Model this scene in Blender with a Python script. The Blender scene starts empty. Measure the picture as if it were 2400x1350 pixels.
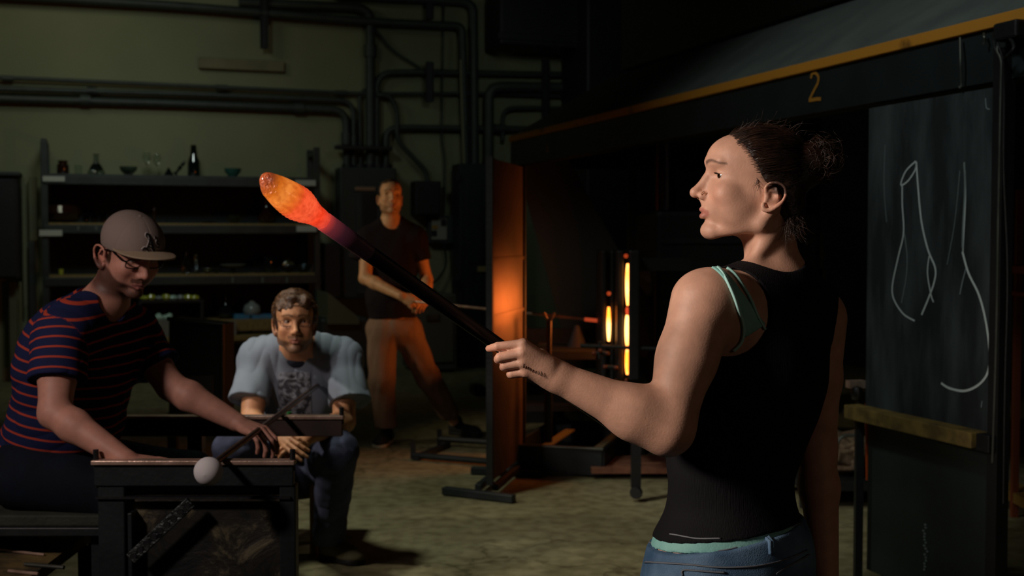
import bpy, bmesh, math, random
import numpy as np
from mathutils import Vector, Matrix, noise as mnoise
R = math.radians
SC = bpy.context.scene
COL = SC.collection
# ------------------------------------------------------------------ camera
CAMH = 1.36
F = 2800.0
PITCH = math.atan(115.0 / F)
cam_d = bpy.data.cameras.new('camera'); cam = bpy.data.objects.new('camera', cam_d); COL.objects.link(cam)
cam_d.sensor_width = 36.0; cam_d.lens = F / 2400.0 * 36.0
cam.location = (0, 0, CAMH); cam.rotation_euler = (math.pi / 2 - PITCH, 0, 0)
cam_d.dof.use_dof = True; cam_d.dof.focus_distance = 2.22; cam_d.dof.aperture_fstop = 5.6
cam_d.clip_end = 100
SC.camera = cam
# ------------------------------------------------------------------ world, colour
w = bpy.data.worlds.new('world'); SC.world = w; w.use_nodes = True
bg = w.node_tree.nodes['Background']; bg.inputs[0].default_value = (0.55, 0.85, 1.0, 1); bg.inputs[1].default_value = 0.010
vs = SC.view_settings
vs.view_transform = 'Standard'; vs.look = 'None'; vs.gamma = 1.0; vs.exposure = 0.0; vs.use_curve_mapping = False
# ------------------------------------------------------------------ lights
def aim(o, to):
    d = Vector(to) - o.location
    o.rotation_euler = d.to_track_quat('-Z', 'Y').to_euler()
def spot(name, loc, to, watt, size_deg, blend, radius, col):
    l = bpy.data.lights.new(name, 'SPOT'); l.energy = watt; l.spot_size = R(size_deg); l.spot_blend = blend
    l.shadow_soft_size = radius; l.color = col
    o = bpy.data.objects.new(name, l); COL.objects.link(o); o.location = loc; aim(o, to); return o
def area(name, loc, to, watt, sx, sy, col, spread=180):
    l = bpy.data.lights.new(name, 'AREA'); l.energy = watt; l.shape = 'RECTANGLE'; l.size = sx; l.size_y = sy
    l.color = col; l.spread = R(spread)
    o = bpy.data.objects.new(name, l); COL.objects.link(o); o.location = loc; aim(o, to); return o
WARM = (1.0, 0.80, 0.62)
LIGHTS = {}
spot('light_key_woman', (-2.5, 1.0, 2.35), (0.6, 2.3, 1.35), 440, 32, 0.7, 0.30, (1.0, 0.85, 0.74))
spot('light_key_bench', (-2.5, 1.0, 2.7), (-1.15, 3.6, 0.95), 150, 34, 0.7, 0.14, (1.0, 0.80, 0.74))
spot('light_key_seated', (-3.3, 3.7, 2.7), (-0.6, 5.0, 0.75), 230, 26, 0.8, 0.10, (1.0, 0.86, 0.74))
spot('light_key_standing', (-3.6, 6.4, 2.5), (-0.8, 7.9, 1.1), 140, 30, 0.8, 0.10, (1.0, 0.82, 0.55))
spot('light_floor', (-1.6, 4.6, 4.2), (-0.2, 5.6, 0.0), 260, 56, 1.0, 0.2, (0.98, 1.0, 0.82))
spot('light_hood', (-1.2, 2.2, 4.6), (1.4, 4.7, 2.2), 160, 46, 1.0, 0.25, (0.95, 0.98, 0.92))
spot('light_board', (-0.4, 1.2, 3.3), (1.6, 4.4, 1.2), 32, 26, 0.9, 0.2, (0.80, 0.98, 1.0))
area('light_fill_right', (1.9, 0.4, 1.5), (0.75, 2.4, 1.1), 1.2, 0.5, 0.5, (1.0, 0.72, 0.52))
area('light_shelves', (-2.6, 8.2, 4.0), (-3.6, 11.8, 1.2), 6, 0.8, 0.5, (0.85, 1.0, 0.92), 90)
area('light_conduits', (0.2, 9.6, 3.6), (0.6, 12.8, 2.6), 1.6, 0.6, 0.4, (0.85, 1.0, 0.90), 110)
area('light_wall', (-4.2, 9.4, 4.4), (-3.7, 12.0, 2.9), 6.5, 1.2, 0.6, (0.95, 0.97, 0.72))
# ------------------------------------------------------------------ pixel <-> room helpers (used to measure the room)
ca, sa = math.cos(PITCH), math.sin(PITCH)
def P(u, v, d):
    x = (u - 1200.0) / F; y = -(v - 675.0) / F
    dy = ca + sa * y; dz = -sa + ca * y
    s = d / dy
    return np.array([x * s, d, CAMH + dz * s])
def G(u, v, z=0.0):
    p = P(u, v, 1.0); s = (z - CAMH) / (p[2] - CAMH)
    return np.array([p[0] * s, s, z])
DAX = np.array([-0.326, 0.945, 0.0]); DAX /= np.linalg.norm(DAX)    # room depth axis
CAX = np.array([DAX[1], -DAX[0], 0.0])                               # room cross axis (to the right)
WALLD = 12.4
def W(u, v, off=0.0):
    p = P(u, v, 1.0) - np.array([0, 0, CAMH]); s = (WALLD - off) / p.dot(DAX)
    return p * s + np.array([0, 0, CAMH])
ROOM_YAW = math.atan2(CAX[1], CAX[0])
# ------------------------------------------------------------------ materials
def newmat(name):
    m = bpy.data.materials.new(name); m.use_nodes = True
    nt = m.node_tree; b = nt.nodes['Principled BSDF']; return m, nt, b
def srgb(c):
    if isinstance(c, str):
        c = [int(c[i:i + 2], 16) / 255 for i in (0, 2, 4)]
    return tuple((x / 12.92 if x <= 0.04045 else ((x + 0.055) / 1.055) ** 2.4) for x in c[:3]) + (1.0,)
def mat(name, col, rough=0.6, metal=0.0, col2=None, scale=8.0, bump=0.0, bscale=40.0, detail=4.0, spec=0.5, contrast=(0.35, 0.65), coat=0.0, stretch=None):
    m, nt, b = newmat(name)
    N, L = nt.nodes, nt.links
    b.inputs['Roughness'].default_value = rough; b.inputs['Metallic'].default_value = metal
    b.inputs['Specular IOR Level'].default_value = spec
    if coat: b.inputs['Coat Weight'].default_value = coat
    tc = N.new('ShaderNodeTexCoord'); vec = tc.outputs['Object']
    if stretch:
        mp = N.new('ShaderNodeMapping'); mp.inputs['Scale'].default_value = stretch
        L.new(vec, mp.inputs[0]); vec = mp.outputs[0]
    if col2 is not None:
        n = N.new('ShaderNodeTexNoise'); n.inputs['Scale'].default_value = scale; n.inputs['Detail'].default_value = detail
        L.new(vec, n.inputs['Vector'])
        r = N.new('ShaderNodeValToRGB'); r.color_ramp.elements[0].position = contrast[0]; r.color_ramp.elements[1].position = contrast[1]
        r.color_ramp.elements[0].color = srgb(col); r.color_ramp.elements[1].color = srgb(col2)
        L.new(n.outputs['Fac'], r.inputs[0]); L.new(r.outputs[0], b.inputs['Base Color'])
    else:
        b.inputs['Base Color'].default_value = srgb(col)
    if bump:
        n2 = N.new('ShaderNodeTexNoise'); n2.inputs['Scale'].default_value = bscale; n2.inputs['Detail'].default_value = 5
        L.new(vec, n2.inputs['Vector'])
        bp = N.new('ShaderNodeBump'); bp.inputs['Strength'].default_value = bump; bp.inputs['Distance'].default_value = 0.01
        L.new(n2.outputs['Fac'], bp.inputs['Height']); L.new(bp.outputs[0], b.inputs['Normal'])
    return m
def glow(name, col, strength, col2=None, scale=20.0):
    m, nt, b = newmat(name)
    b.inputs['Base Color'].default_value = (0.02, 0.005, 0.002, 1)
    b.inputs['Emission Color'].default_value = srgb(col); b.inputs['Emission Strength'].default_value = strength
    if col2:
        N, L = nt.nodes, nt.links
        tc = N.new('ShaderNodeTexCoord'); n = N.new('ShaderNodeTexNoise'); n.inputs['Scale'].default_value = scale
        L.new(tc.outputs['Object'], n.inputs['Vector'])
        r = N.new('ShaderNodeValToRGB'); r.color_ramp.elements[0].position = .35; r.color_ramp.elements[1].position = .65
        r.color_ramp.elements[0].color = srgb(col); r.color_ramp.elements[1].color = srgb(col2)
        L.new(n.outputs['Fac'], r.inputs[0]); L.new(r.outputs[0], b.inputs['Emission Color'])
    return m
def glass(name, col=(1, 1, 1), rough=0.02, alpha=0.0):
    m, nt, b = newmat(name)
    b.inputs['Base Color'].default_value = srgb(col) if isinstance(col, str) else tuple(col) + (1,)
    b.inputs['Roughness'].default_value = rough; b.inputs['Transmission Weight'].default_value = 1.0 - alpha
    b.inputs['IOR'].default_value = 1.45
    return m
def attr_skin(name, rough=0.56, sss=0.12):
    m, nt, b = newmat(name); N, L = nt.nodes, nt.links
    a = N.new('ShaderNodeAttribute'); a.attribute_name = 'col'
    tc = N.new('ShaderNodeTexCoord'); n = N.new('ShaderNodeTexNoise'); n.inputs['Scale'].default_value = 30; n.inputs['Detail'].default_value = 6
    L.new(tc.outputs['Object'], n.inputs['Vector'])
    mr = N.new('ShaderNodeMapRange'); mr.inputs[1].default_value = 0.3; mr.inputs[2].default_value = 0.7; mr.inputs[3].default_value = 0.86; mr.inputs[4].default_value = 1.1
    L.new(n.outputs['Fac'], mr.inputs[0])
    mx = N.new('ShaderNodeVectorMath'); mx.operation = 'SCALE'
    L.new(a.outputs['Color'], mx.inputs[0]); L.new(mr.outputs[0], mx.inputs['Scale'])
    L.new(mx.outputs[0], b.inputs['Base Color'])
    b.inputs['Roughness'].default_value = rough
    b.inputs['Subsurface Weight'].default_value = sss; b.inputs['Subsurface Radius'].default_value = (0.012, 0.004, 0.002); b.inputs['Subsurface Scale'].default_value = 1.0
    n2 = N.new('ShaderNodeTexNoise'); n2.inputs['Scale'].default_value = 260; n2.inputs['Detail'].default_value = 3
    L.new(tc.outputs['Object'], n2.inputs['Vector'])
    bp = N.new('ShaderNodeBump'); bp.inputs['Strength'].default_value = 0.18; bp.inputs['Distance'].default_value = 0.002
    L.new(n2.outputs['Fac'], bp.inputs['Height']); L.new(bp.outputs[0], b.inputs['Normal'])
    return m
# ------------------------------------------------------------------ mesh helpers
def mesh_obj(name, V, Fc, m, parent=None, smooth=False, cols=None, fattr=None):
    me = bpy.data.meshes.new(name)
    V = np.asarray(V, dtype=np.float32)
    if isinstance(Fc, np.ndarray):
        nf, k = Fc.shape
        me.vertices.add(len(V)); me.vertices.foreach_set('co', V.ravel())
        me.loops.add(nf * k); me.loops.foreach_set('vertex_index', Fc.astype(np.int32).ravel())
        me.polygons.add(nf); me.polygons.foreach_set('loop_start', np.arange(0, nf * k, k, dtype=np.int32))
        me.update(calc_edges=True); me.validate()
    else:
        me.from_pydata([tuple(map(float, v)) for v in V], [], Fc); me.update()
    if smooth:
        me.polygons.foreach_set('use_smooth', np.ones(len(me.polygons), dtype=bool))
    if m: me.materials.append(m)
    if cols is not None:
        at = me.color_attributes.new('col', 'FLOAT_COLOR', 'POINT')
        c4 = np.ones((len(V), 4), dtype=np.float32); c4[:, :3] = cols; at.data.foreach_set('color', c4.ravel())
    if fattr is not None:
        for k_, arr in fattr.items():
            at = me.attributes.new(k_, 'FLOAT', 'POINT'); at.data.foreach_set('value', np.asarray(arr, dtype=np.float32))
    o = bpy.data.objects.new(name, me); COL.objects.link(o)
    if parent is not None: o.parent = parent; o.matrix_parent_inverse = parent.matrix_basis.inverted()
    return o
def tag(o, label, cat, group=None):
    o['label'] = label; o['category'] = cat
    if group: o['group'] = group
    return o
def thing(name, loc, label, cat, group=None):
    o = bpy.data.objects.new(name, None); COL.objects.link(o); o.location = tuple(map(float, loc)); o.empty_display_size = 0.1
    return tag(o, label, cat, group)
class MB:
    """collects shapes given in world coordinates, links them as one mesh object"""
    def __init__(s): s.V = []; s.F = []; s.sm = []
    def add(s, V, Fc, smooth=False):
        n = len(s.V); s.V += [tuple(map(float, v)) for v in V]; s.F += [tuple(i + n for i in f) for f in Fc]; s.sm += [smooth] * len(Fc); return s
    def box(s, c, size, yaw=0.0, bev=0.0, rot=None):
        hx, hy, hz = [x / 2 for x in size]
        M = rot if rot is not None else Matrix.Rotation(yaw, 3, 'Z')
        b = min(bev, hx * .9, hy * .9, hz * .9)
        c = Vector(c)
        if b <= 0:
            vs_ = [(x, y, z) for x in (-hx, hx) for y in (-hy, hy) for z in (-hz, hz)]
            fs = [(0, 1, 3, 2), (4, 6, 7, 5), (0, 4, 5, 1), (2, 3, 7, 6), (0, 2, 6, 4), (1, 5, 7, 3)]
            return s.add([c + M @ Vector(v) for v in vs_], fs)
        bm = bmesh.new(); bmesh.ops.create_cube(bm, size=1.0)
        for v in bm.verts: v.co = Vector((v.co.x * hx * 2, v.co.y * hy * 2, v.co.z * hz * 2))
        bmesh.ops.bevel(bm, geom=list(bm.edges), offset=b, segments=2, profile=0.5, affect='EDGES')
        bm.verts.index_update()
        s.add([c + M @ v.co for v in bm.verts], [tuple(v.index for v in f.verts) for f in bm.faces]); bm.free(); return s
    def tube(s, pts, r, seg=8, caps=True):
        pts = [Vector(tuple(map(float, p))) for p in pts]; n = len(pts)
        rr = r if hasattr(r, '__len__') else [r] * n
        V = []; Fc = []
        t0 = (pts[1] - pts[0]).normalized()
        up = Vector((0, 0, 1)) if abs(t0.z) < 0.9 else Vector((1, 0, 0))
        nx = t0.cross(up).normalized()
        for i, p in enumerate(pts):
            t = (pts[min(i + 1, n - 1)] - pts[max(i - 1, 0)]).normalized()
            nx = (nx - t * nx.dot(t)).normalized(); ny = t.cross(nx)
            for k in range(seg):
                a = 2 * math.pi * k / seg; V.append(p + (nx * math.cos(a) + ny * math.sin(a)) * rr[i])
        for i in range(n - 1):
            for k in range(seg):
                a, b2 = i * seg + k, i * seg + (k + 1) % seg; Fc.append((a, b2, b2 + seg, a + seg))
        if caps: Fc.append(tuple(range(seg - 1, -1, -1))); Fc.append(tuple((n - 1) * seg + k for k in range(seg)))
        return s.add(V, Fc, True)
    def lathe(s, c, prof, seg=24, axis=None):
        c = Vector(tuple(map(float, c))); V = []; Fc = []
        q = Matrix.Identity(3) if axis is None else Vector(tuple(map(float, axis))).to_track_quat('Z', 'Y').to_matrix()
        for (r, z) in prof:
            for k in range(seg):
                a = 2 * math.pi * k / seg; V.append(c + q @ Vector((r * math.cos(a), r * math.sin(a), z)))
        for i in range(len(prof) - 1):
            for k in range(seg):
                a, b2 = i * seg + k, i * seg + (k + 1) % seg; Fc.append((a, b2, b2 + seg, a + seg))
        if prof[0][0] > 1e-4: Fc.append(tuple(range(seg - 1, -1, -1)))
        if prof[-1][0] > 1e-4: Fc.append(tuple((len(prof) - 1) * seg + k for k in range(seg)))
        return s.add(V, Fc, True)
    def prism(s, poly, ext):
        """poly: list of 3d points (planar), ext: extrusion vector"""
        n = len(poly); V = [Vector(tuple(map(float, p))) for p in poly]; e = Vector(tuple(map(float, ext)))
        V2 = [v + e for v in V]
        Fc = [tuple(range(n - 1, -1, -1)), tuple(range(n, 2 * n))] + [(i, (i + 1) % n, (i + 1) % n + n, i + n) for i in range(n)]
        return s.add(V + V2, Fc)
    def build(s, name, m, parent=None):
        me = bpy.data.meshes.new(name); me.from_pydata(s.V, [], s.F)
        me.polygons.foreach_set('use_smooth', s.sm); me.update()
        bm = bmesh.new(); bm.from_mesh(me); bmesh.ops.recalc_face_normals(bm, faces=bm.faces); bm.to_mesh(me); bm.free()
        if m: me.materials.append(m)
        o = bpy.data.objects.new(name, me); COL.objects.link(o)
        if any(s.sm):
            try: me.set_sharp_from_angle(angle=R(42))
            except Exception: pass
        if parent is not None: o.parent = parent; o.matrix_parent_inverse = Matrix.Translation(parent.location).inverted()
        return o
def fillet(pts, r, n=5):
    pts = [Vector(tuple(map(float, p))) for p in pts]; out = [pts[0]]
    for i in range(1, len(pts) - 1):
        a, b2, c = pts[i - 1], pts[i], pts[i + 1]
        d1 = (a - b2); d2 = (c - b2); rr = min(r, d1.length * .48, d2.length * .48)
        p1 = b2 + d1.normalized() * rr; p2 = b2 + d2.normalized() * rr
        for k in range(n + 1):
            t = k / n; out.append(p1 * (1 - t) ** 2 + b2 * 2 * t * (1 - t) + p2 * t * t)
    out.append(pts[-1]); return out
def spline(pts, n=8):
    pts = [Vector(tuple(map(float, p))) for p in pts]; out = []
    for i in range(len(pts) - 1):
        p0 = pts[max(i - 1, 0)]; p1 = pts[i]; p2 = pts[i + 1]; p3 = pts[min(i + 2, len(pts) - 1)]
        for k in range(n):
            t = k / n
            out.append(0.5 * ((2 * p1) + (p2 - p0) * t + (2 * p0 - 5 * p1 + 4 * p2 - p3) * t * t + (3 * p1 - p0 - 3 * p2 + p3) * t ** 3))
    out.append(pts[-1]); return out
# ------------------------------------------------------------------ signed-distance modelling
def A3(x): return np.asarray(x, dtype=np.float32)
def cap(a, b, ra, rb=None): return ('c', A3(a), A3(b), float(ra), float(ra if rb is None else rb))
def ell(c, r, M=None): return ('e', A3(c), A3(r), A3(M if M is not None else np.eye(3)))
def sph(c, r): return ('c', A3(c), A3(c) + A3([0, 0, 1e-4]), float(r), float(r))
def pl(o, n): n = A3(n); return ('p', A3(o), n / np.linalg.norm(n))
def grp(ops, off=0.0): return ('g', ops, off)
def rbox(c, h, M, r): return ('b', A3(c), A3(h), A3(M), float(r))
def prim(pr, p):
    t = pr[0]
    if t == 'c':
        a, b, ra, rb = pr[1:]; ba = b - a; pa = p - a
        h = np.clip(pa @ ba / float(ba @ ba), 0, 1)
        return np.sqrt(((pa - h[:, None] * ba) ** 2).sum(1)) - (ra + (rb - ra) * h)
    if t == 'e':
        q = (p - pr[1]) @ pr[3].T; r = pr[2]
        k0 = np.sqrt(((q / r) ** 2).sum(1)); k1 = np.sqrt(((q / (r * r)) ** 2).sum(1)) + 1e-9
        return k0 * (k0 - 1.0) / k1
    if t == 'p': return (p - pr[1]) @ pr[2]
    if t == 'b':
        q = np.abs((p - pr[1]) @ pr[3].T) - pr[2] + pr[4]
        return np.sqrt((np.maximum(q, 0) ** 2).sum(1)) + np.minimum(q.max(1), 0) - pr[4]
    if t == 'g': return ev(pr[1], p) + pr[2]
def ev(ops, p):
    d = None
    for op in ops:
        o, pr, k = op
        q = prim(pr, p)
        if d is None: d = q; continue
        if o == 'u':
            if k <= 0: d = np.minimum(d, q)
            else:
                h = np.clip(.5 + .5 * (d - q) / k, 0, 1); d = d * (1 - h) + q * h - k * h * (1 - h)
        else:
            if o == 's': q = -q
            if k <= 0: d = np.maximum(d, q)
            else:
                h = np.clip(.5 - .5 * (d - q) / k, 0, 1); d = d * (1 - h) + q * h + k * h * (1 - h)
    if d is None: d = np.full(len(p), 1e3, dtype=np.float32)
    return d
def bounds_of(ops):
    lo = np.full(3, 1e9); hi = -lo
    for o, pr, k in ops:
        if o != 'u': continue
        if pr[0] == 'c':
            r = max(pr[3], pr[4])
            for q in (pr[1], pr[2]): lo = np.minimum(lo, q - r); hi = np.maximum(hi, q + r)
        elif pr[0] == 'e':
            r = pr[2].max(); lo = np.minimum(lo, pr[1] - r); hi = np.maximum(hi, pr[1] + r)
        elif pr[0] == 'b':
            r = np.linalg.norm(pr[2]); lo = np.minimum(lo, pr[1] - r); hi = np.maximum(hi, pr[1] + r)
        elif pr[0] == 'g':
            l2, h2 = bounds_of(pr[1]); lo = np.minimum(lo, l2 + pr[2]* (1 if pr[2] < 0 else 0)); hi = np.maximum(hi, h2 - pr[2]*(1 if pr[2] < 0 else 0))
    return lo, hi
def cull(ops, c, rad):
    out = []; c1 = c[None, :]
    for o, pr, k in ops:
        if pr[0] == 'g':
            sub = cull(pr[1], c, rad + abs(pr[2]) + k)
            while sub and sub[0][0] != 'u': sub = sub[1:]
            if not sub and o != 'i': continue
            out.append((o, ('g', sub, pr[2]), k)); continue
        if o == 'i': out.append((o, pr, k)); continue
        q = float(prim(pr, c1)[0])
        slack = rad * (1.0 if pr[0] != 'e' else 1.35)
        if q > slack + k + 0.012: continue
        out.append((o, pr, k))
    return out
def surfnet(ops, res, disp=None, lohi=None, B=14):
    lo, hi = lohi if lohi is not None else bounds_of(ops)
    lo = np.asarray(lo, dtype=np.float64) - 0.014 - 2 * res; hi = np.asarray(hi) + 0.014 + 2 * res
    nb = np.ceil((hi - lo) / (res * B)).astype(int); n = nb * B + 1
    D = np.full(n, 1.0, dtype=np.float32)
    # coarse classification
    bi = np.stack(np.meshgrid(*[np.arange(k) for k in nb], indexing='ij'), -1).reshape(-1, 3)
    cen = (lo + (bi + 0.5) * B * res).astype(np.float32)
    rad = B * res * 0.8661
    dc = ev(ops, cen)
    ax = [np.arange(B + 1) * res for _ in range(3)]
    off = np.stack(np.meshgrid(*ax, indexing='ij'), -1).reshape(-1, 3).astype(np.float32)
    for i in range(len(bi)):
        a = bi[i] * B
        sl = tuple(slice(a[k], a[k] + B + 1) for k in range(3))
        if abs(dc[i]) > rad * 1.5 + 0.02:
            if dc[i] < 0: D[sl] = -1.0
            continue
    for i in range(len(bi)):
        if abs(dc[i]) > rad * 1.5 + 0.02: continue
        sub = cull(ops, cen[i], rad)
        if not sub or sub[0][0] != 'u': continue
        a = bi[i] * B; p = off + (lo + a * res).astype(np.float32)
        d = ev(sub, p)
        if disp is not None: d = d + disp(p)
        D[tuple(slice(a[k], a[k] + B + 1) for k in range(3))] = d.reshape(B + 1, B + 1, B + 1)
    S = D < 0
    c = [slice(0, -1), slice(1, None)]
    cnt = np.zeros(tuple(n - 1), dtype=np.int8)
    for x in (0, 1):
        for y in (0, 1):
            for z in (0, 1): cnt += S[c[x], c[y], c[z]]
    act = np.argwhere((cnt > 0) & (cnt < 8)); del cnt
    idx = np.full(tuple(n - 1), -1, dtype=np.int32); idx[act[:, 0], act[:, 1], act[:, 2]] = np.arange(len(act))
    acc = np.zeros((len(act), 3)); num = np.zeros(len(act))
    cor = [(x, y, z) for x in (0, 1) for y in (0, 1) for z in (0, 1)]
    vals = {q: D[act[:, 0] + q[0], act[:, 1] + q[1], act[:, 2] + q[2]] for q in cor}
    for q in cor:
        for k in range(3):
            if q[k] == 0:
                q2 = tuple(q[j] + (1 if j == k else 0) for j in range(3))
                va, vb = vals[q], vals[q2]; m = (va < 0) != (vb < 0)
                t = np.where(m, va / np.where(va == vb, 1, va - vb), 0)
                pt = np.array(q, dtype=float)[None, :].repeat(len(act), 0); pt[:, k] += t
                acc += pt * m[:, None]; num += m
    V = lo + (act + acc / num[:, None]) * res
    quads = []
    for k in range(3):
        s1 = [slice(None)] * 3; s2 = [slice(None)] * 3
        s1[k] = slice(0, -1); s2[k] = slice(1, None)
        A_, B_ = S[tuple(s1)], S[tuple(s2)]
        E = np.argwhere(A_ != B_)
        o1, o2 = [(1, 2), (2, 0), (0, 1)][k]
        E = E[(E[:, o1] > 0) & (E[:, o2] > 0) & (E[:, o1] < n[o1] - 1) & (E[:, o2] < n[o2] - 1)]
        def g(d1, d2):
            q = E.copy(); q[:, o1] -= d1; q[:, o2] -= d2; return idx[q[:, 0], q[:, 1], q[:, 2]]
        Q = np.stack([g(1, 1), g(0, 1), g(0, 0), g(1, 0)], 1)
        ins = S[E[:, 0], E[:, 1], E[:, 2]]
        Q[~ins] = Q[~ins][:, ::-1]
        quads.append(Q)
    Q = np.concatenate(quads); Q = Q[(Q >= 0).all(1)]
    return V, Q
def sdf_obj(name, ops, res, m, parent=None, disp=None, colf=None, attf=None, lohi=None, cam_filter=None):
    V, Q = surfnet(ops, res, disp, lohi)
    cols = colf(V) if colf else None
    fa = attf(V) if attf else None
    return mesh_obj(name, V, Q, m, parent, True, cols, fa)
def march(u, v, ops, d0=1.0, d1=9.0):
    """first point of a modelled surface seen from the photograph's viewpoint"""
    a = P(u, v, d0); b = P(u, v, d1); L_ = np.linalg.norm(b - a); dr = (b - a) / L_; t = 0.0
    for _ in range(200):
        p = (a + dr * t).astype(np.float32)[None]; q = float(ev(ops, p)[0])
        if q < 0.0004: break
        t += max(q * 0.7, 0.0004)
        if t > L_: return None
    return a + dr * t
def sstep(x, a, b): t = np.clip((x - a) / (b - a), 0, 1); return t * t * (3 - 2 * t)
def wob(p, f, seed=0):
    r = np.random.RandomState(seed); s = 0
    for i in range(5):
        k = r.randn(3); k = k / np.linalg.norm(k) * f * (0.6 + 0.9 * r.rand()); s = s + np.sin(p @ k.astype(np.float32) + r.rand() * 6.28)
    return s / 5
def unit(x): x = np.asarray(x, dtype=float); return x / np.linalg.norm(x)
class Frame:
    """a head or body frame: forward F, left L, up U; local numbers in mm"""
    def __init__(s, o, f, up=(0, 0, 1), scale=1.0):
        s.o = np.asarray(o, dtype=float); s.F = unit(f); s.L = unit(np.cross(np.asarray(up, dtype=float), s.F)); s.U = np.cross(s.F, s.L); s.k = scale * 0.001
        s.M = np.stack([s.F, s.L, s.U])
    def p(s, a, l, b): return s.o + (s.F * a + s.L * l + s.U * b) * s.k
    def loc(s, V): return (np.asarray(V) - s.o) @ s.M.T / s.k
    def e(s, a, l, b, ra, rl, rb): return ell(s.p(a, l, b), np.array([ra, rl, rb]) * s.k, s.M)
    def c(s, p1, p2, r1, r2=None): return cap(s.p(*p1), s.p(*p2), r1 * s.k, (r1 if r2 is None else r2) * s.k)
# ================================================================== ROOM
def RC(c_, d_, z=0.0): return CAX * c_ + DAX * d_ + np.array([0, 0, z])     # room coordinates: across, deep, up
def rc_of(p): return float(np.dot(p[:3], CAX)), float(np.dot(p[:3], DAX))
M_floor, nt, b = newmat('worn_concrete'); N, L = nt.nodes, nt.links
tc = N.new('ShaderNodeTexCoord')
n1 = N.new('ShaderNodeTexNoise'); n1.inputs['Scale'].default_value = .9; n1.inputs['Detail'].default_value = 8; n1.inputs['Roughness'].default_value = .65
n2 = N.new('ShaderNodeTexNoise'); n2.inputs['Scale'].default_value = 14; n2.inputs['Detail'].default_value = 6
n3 = N.new('ShaderNodeTexVoronoi'); n3.inputs['Scale'].default_value = .55; n3.feature = 'DISTANCE_TO_EDGE'
for n_ in (n1, n2, n3): L.new(tc.outputs['Object'], n_.inputs['Vector'])
r1 = N.new('ShaderNodeValToRGB'); r1.color_ramp.elements[0].position = .3; r1.color_ramp.elements[1].position = .7; r1.color_ramp.elements[0].color = srgb('6e6848'); r1.color_ramp.elements[1].color = srgb('8f8a6c')
L.new(n1.outputs['Fac'], r1.inputs[0])
r2 = N.new('ShaderNodeValToRGB'); r2.color_ramp.elements[0].position = .36; r2.color_ramp.elements[1].position = .6; r2.color_ramp.elements[0].color = (.62, .6, .55, 1); r2.color_ramp.elements[1].color = (1, 1, 1, 1)
L.new(n2.outputs['Fac'], r2.inputs[0])
n4 = N.new('ShaderNodeTexNoise'); n4.inputs['Scale'].default_value = 3; n4.inputs['Detail'].default_value = 4; L.new(tc.outputs['Object'], n4.inputs['Vector'])
va = N.new('ShaderNodeVectorMath'); va.operation = 'ADD'; L.new(tc.outputs['Object'], va.inputs[0]); L.new(n4.outputs['Color'], va.inputs[1]); L.new(va.outputs[0], n3.inputs['Vector'])
r3 = N.new('ShaderNodeValToRGB'); r3.color_ramp.elements[0].position = .002; r3.color_ramp.elements[1].position = .012; r3.color_ramp.elements[0].color = (.55, .53, .48, 1); r3.color_ramp.elements[1].color = (1, 1, 1, 1)
L.new(n3.outputs['Distance'], r3.inputs[0])
mA = N.new('ShaderNodeMix'); mA.data_type = 'RGBA'; mA.blend_type = 'MULTIPLY'; mA.inputs[0].default_value = 1; L.new(r1.outputs[0], mA.inputs[6]); L.new(r2.outputs[0], mA.inputs[7])
mB = N.new('ShaderNodeMix'); mB.data_type = 'RGBA'; mB.blend_type = 'MULTIPLY'; mB.inputs[0].default_value = 1; L.new(mA.outputs[2], mB.inputs[6]); L.new(r3.outputs[0], mB.inputs[7])
L.new(mB.outputs[2], b.inputs['Base Color']); b.inputs['Roughness'].default_value = .62
bp = N.new('ShaderNodeBump'); bp.inputs['Strength'].default_value = .25; bp.inputs['Distance'].default_value = .01; L.new(n2.outputs['Fac'], bp.inputs['Height']); L.new(bp.outputs[0], b.inputs['Normal'])
M_wall = mat('olive_wall_paint', '8a8c6c', .85, col2='7c7f62', scale=1.1, bump=.08, bscale=30, contrast=(.3, .7))
M_dwall = mat('dark_wall', '23282a', .9, col2='1c2022', scale=2)
M_steel = mat('dark_green_grey_steel', '1b2325', .5, col2='131a1c', scale=10, bump=.1, bscale=60)
M_black = mat('blackened_steel', '121416', .55, col2='0c0e10', scale=10, bump=.15, bscale=60)
M_cond = mat('painted_conduit', '39413c', .55, col2='303733', scale=10)
M_box = mat('electrical_enclosure', '2e3634', .55, col2='272e2c', scale=6)
M_bare = mat('worn_bare_steel', 'c4a896', .32, .35, col2='98806f', scale=18, bump=.12, bscale=90)
M_alu = mat('dull_zinc', '6a6e66', .4, .7, col2='555850', scale=10)
rot = Matrix.Rotation(ROOM_YAW, 3, 'Z')
def rbx(name, c_, d_, z0, z1, sc, sd, m, par=None, bev=0.0):
    return MB().box(RC(c_, d_, (z0 + z1) / 2), (sc, sd, z1 - z0), ROOM_YAW, bev).build(name, m, par)
CL, CR_, DN, ROOF = -6.6, 7.6, -3.5, 5.4
def struct(o): o['kind'] = 'structure'; return o
fl = struct(rbx('floor', (CL + CR_) / 2, (WALLD + DN) / 2, -.12, 0, CR_ - CL, WALLD - DN, M_floor))
struct(rbx('wall_back', (CL + CR_) / 2, WALLD + .1, -.12, ROOF, CR_ - CL + .4, .2, M_wall))
struct(rbx('wall_left', CL - .1, (WALLD + DN) / 2, -.12, ROOF, .2, WALLD - DN, M_wall))
struct(rbx('wall_right', CR_ + .1, (WALLD + DN) / 2, -.12, ROOF, .2, WALLD - DN, M_dwall))
struct(rbx('wall_front', (CL + CR_) / 2, DN - .1, -.12, ROOF, CR_ - CL + .4, .2, M_dwall))
struct(rbx('ceiling', (CL + CR_) / 2, (WALLD + DN) / 2, ROOF, ROOF + .1, CR_ - CL, WALLD - DN, M_dwall))
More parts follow.
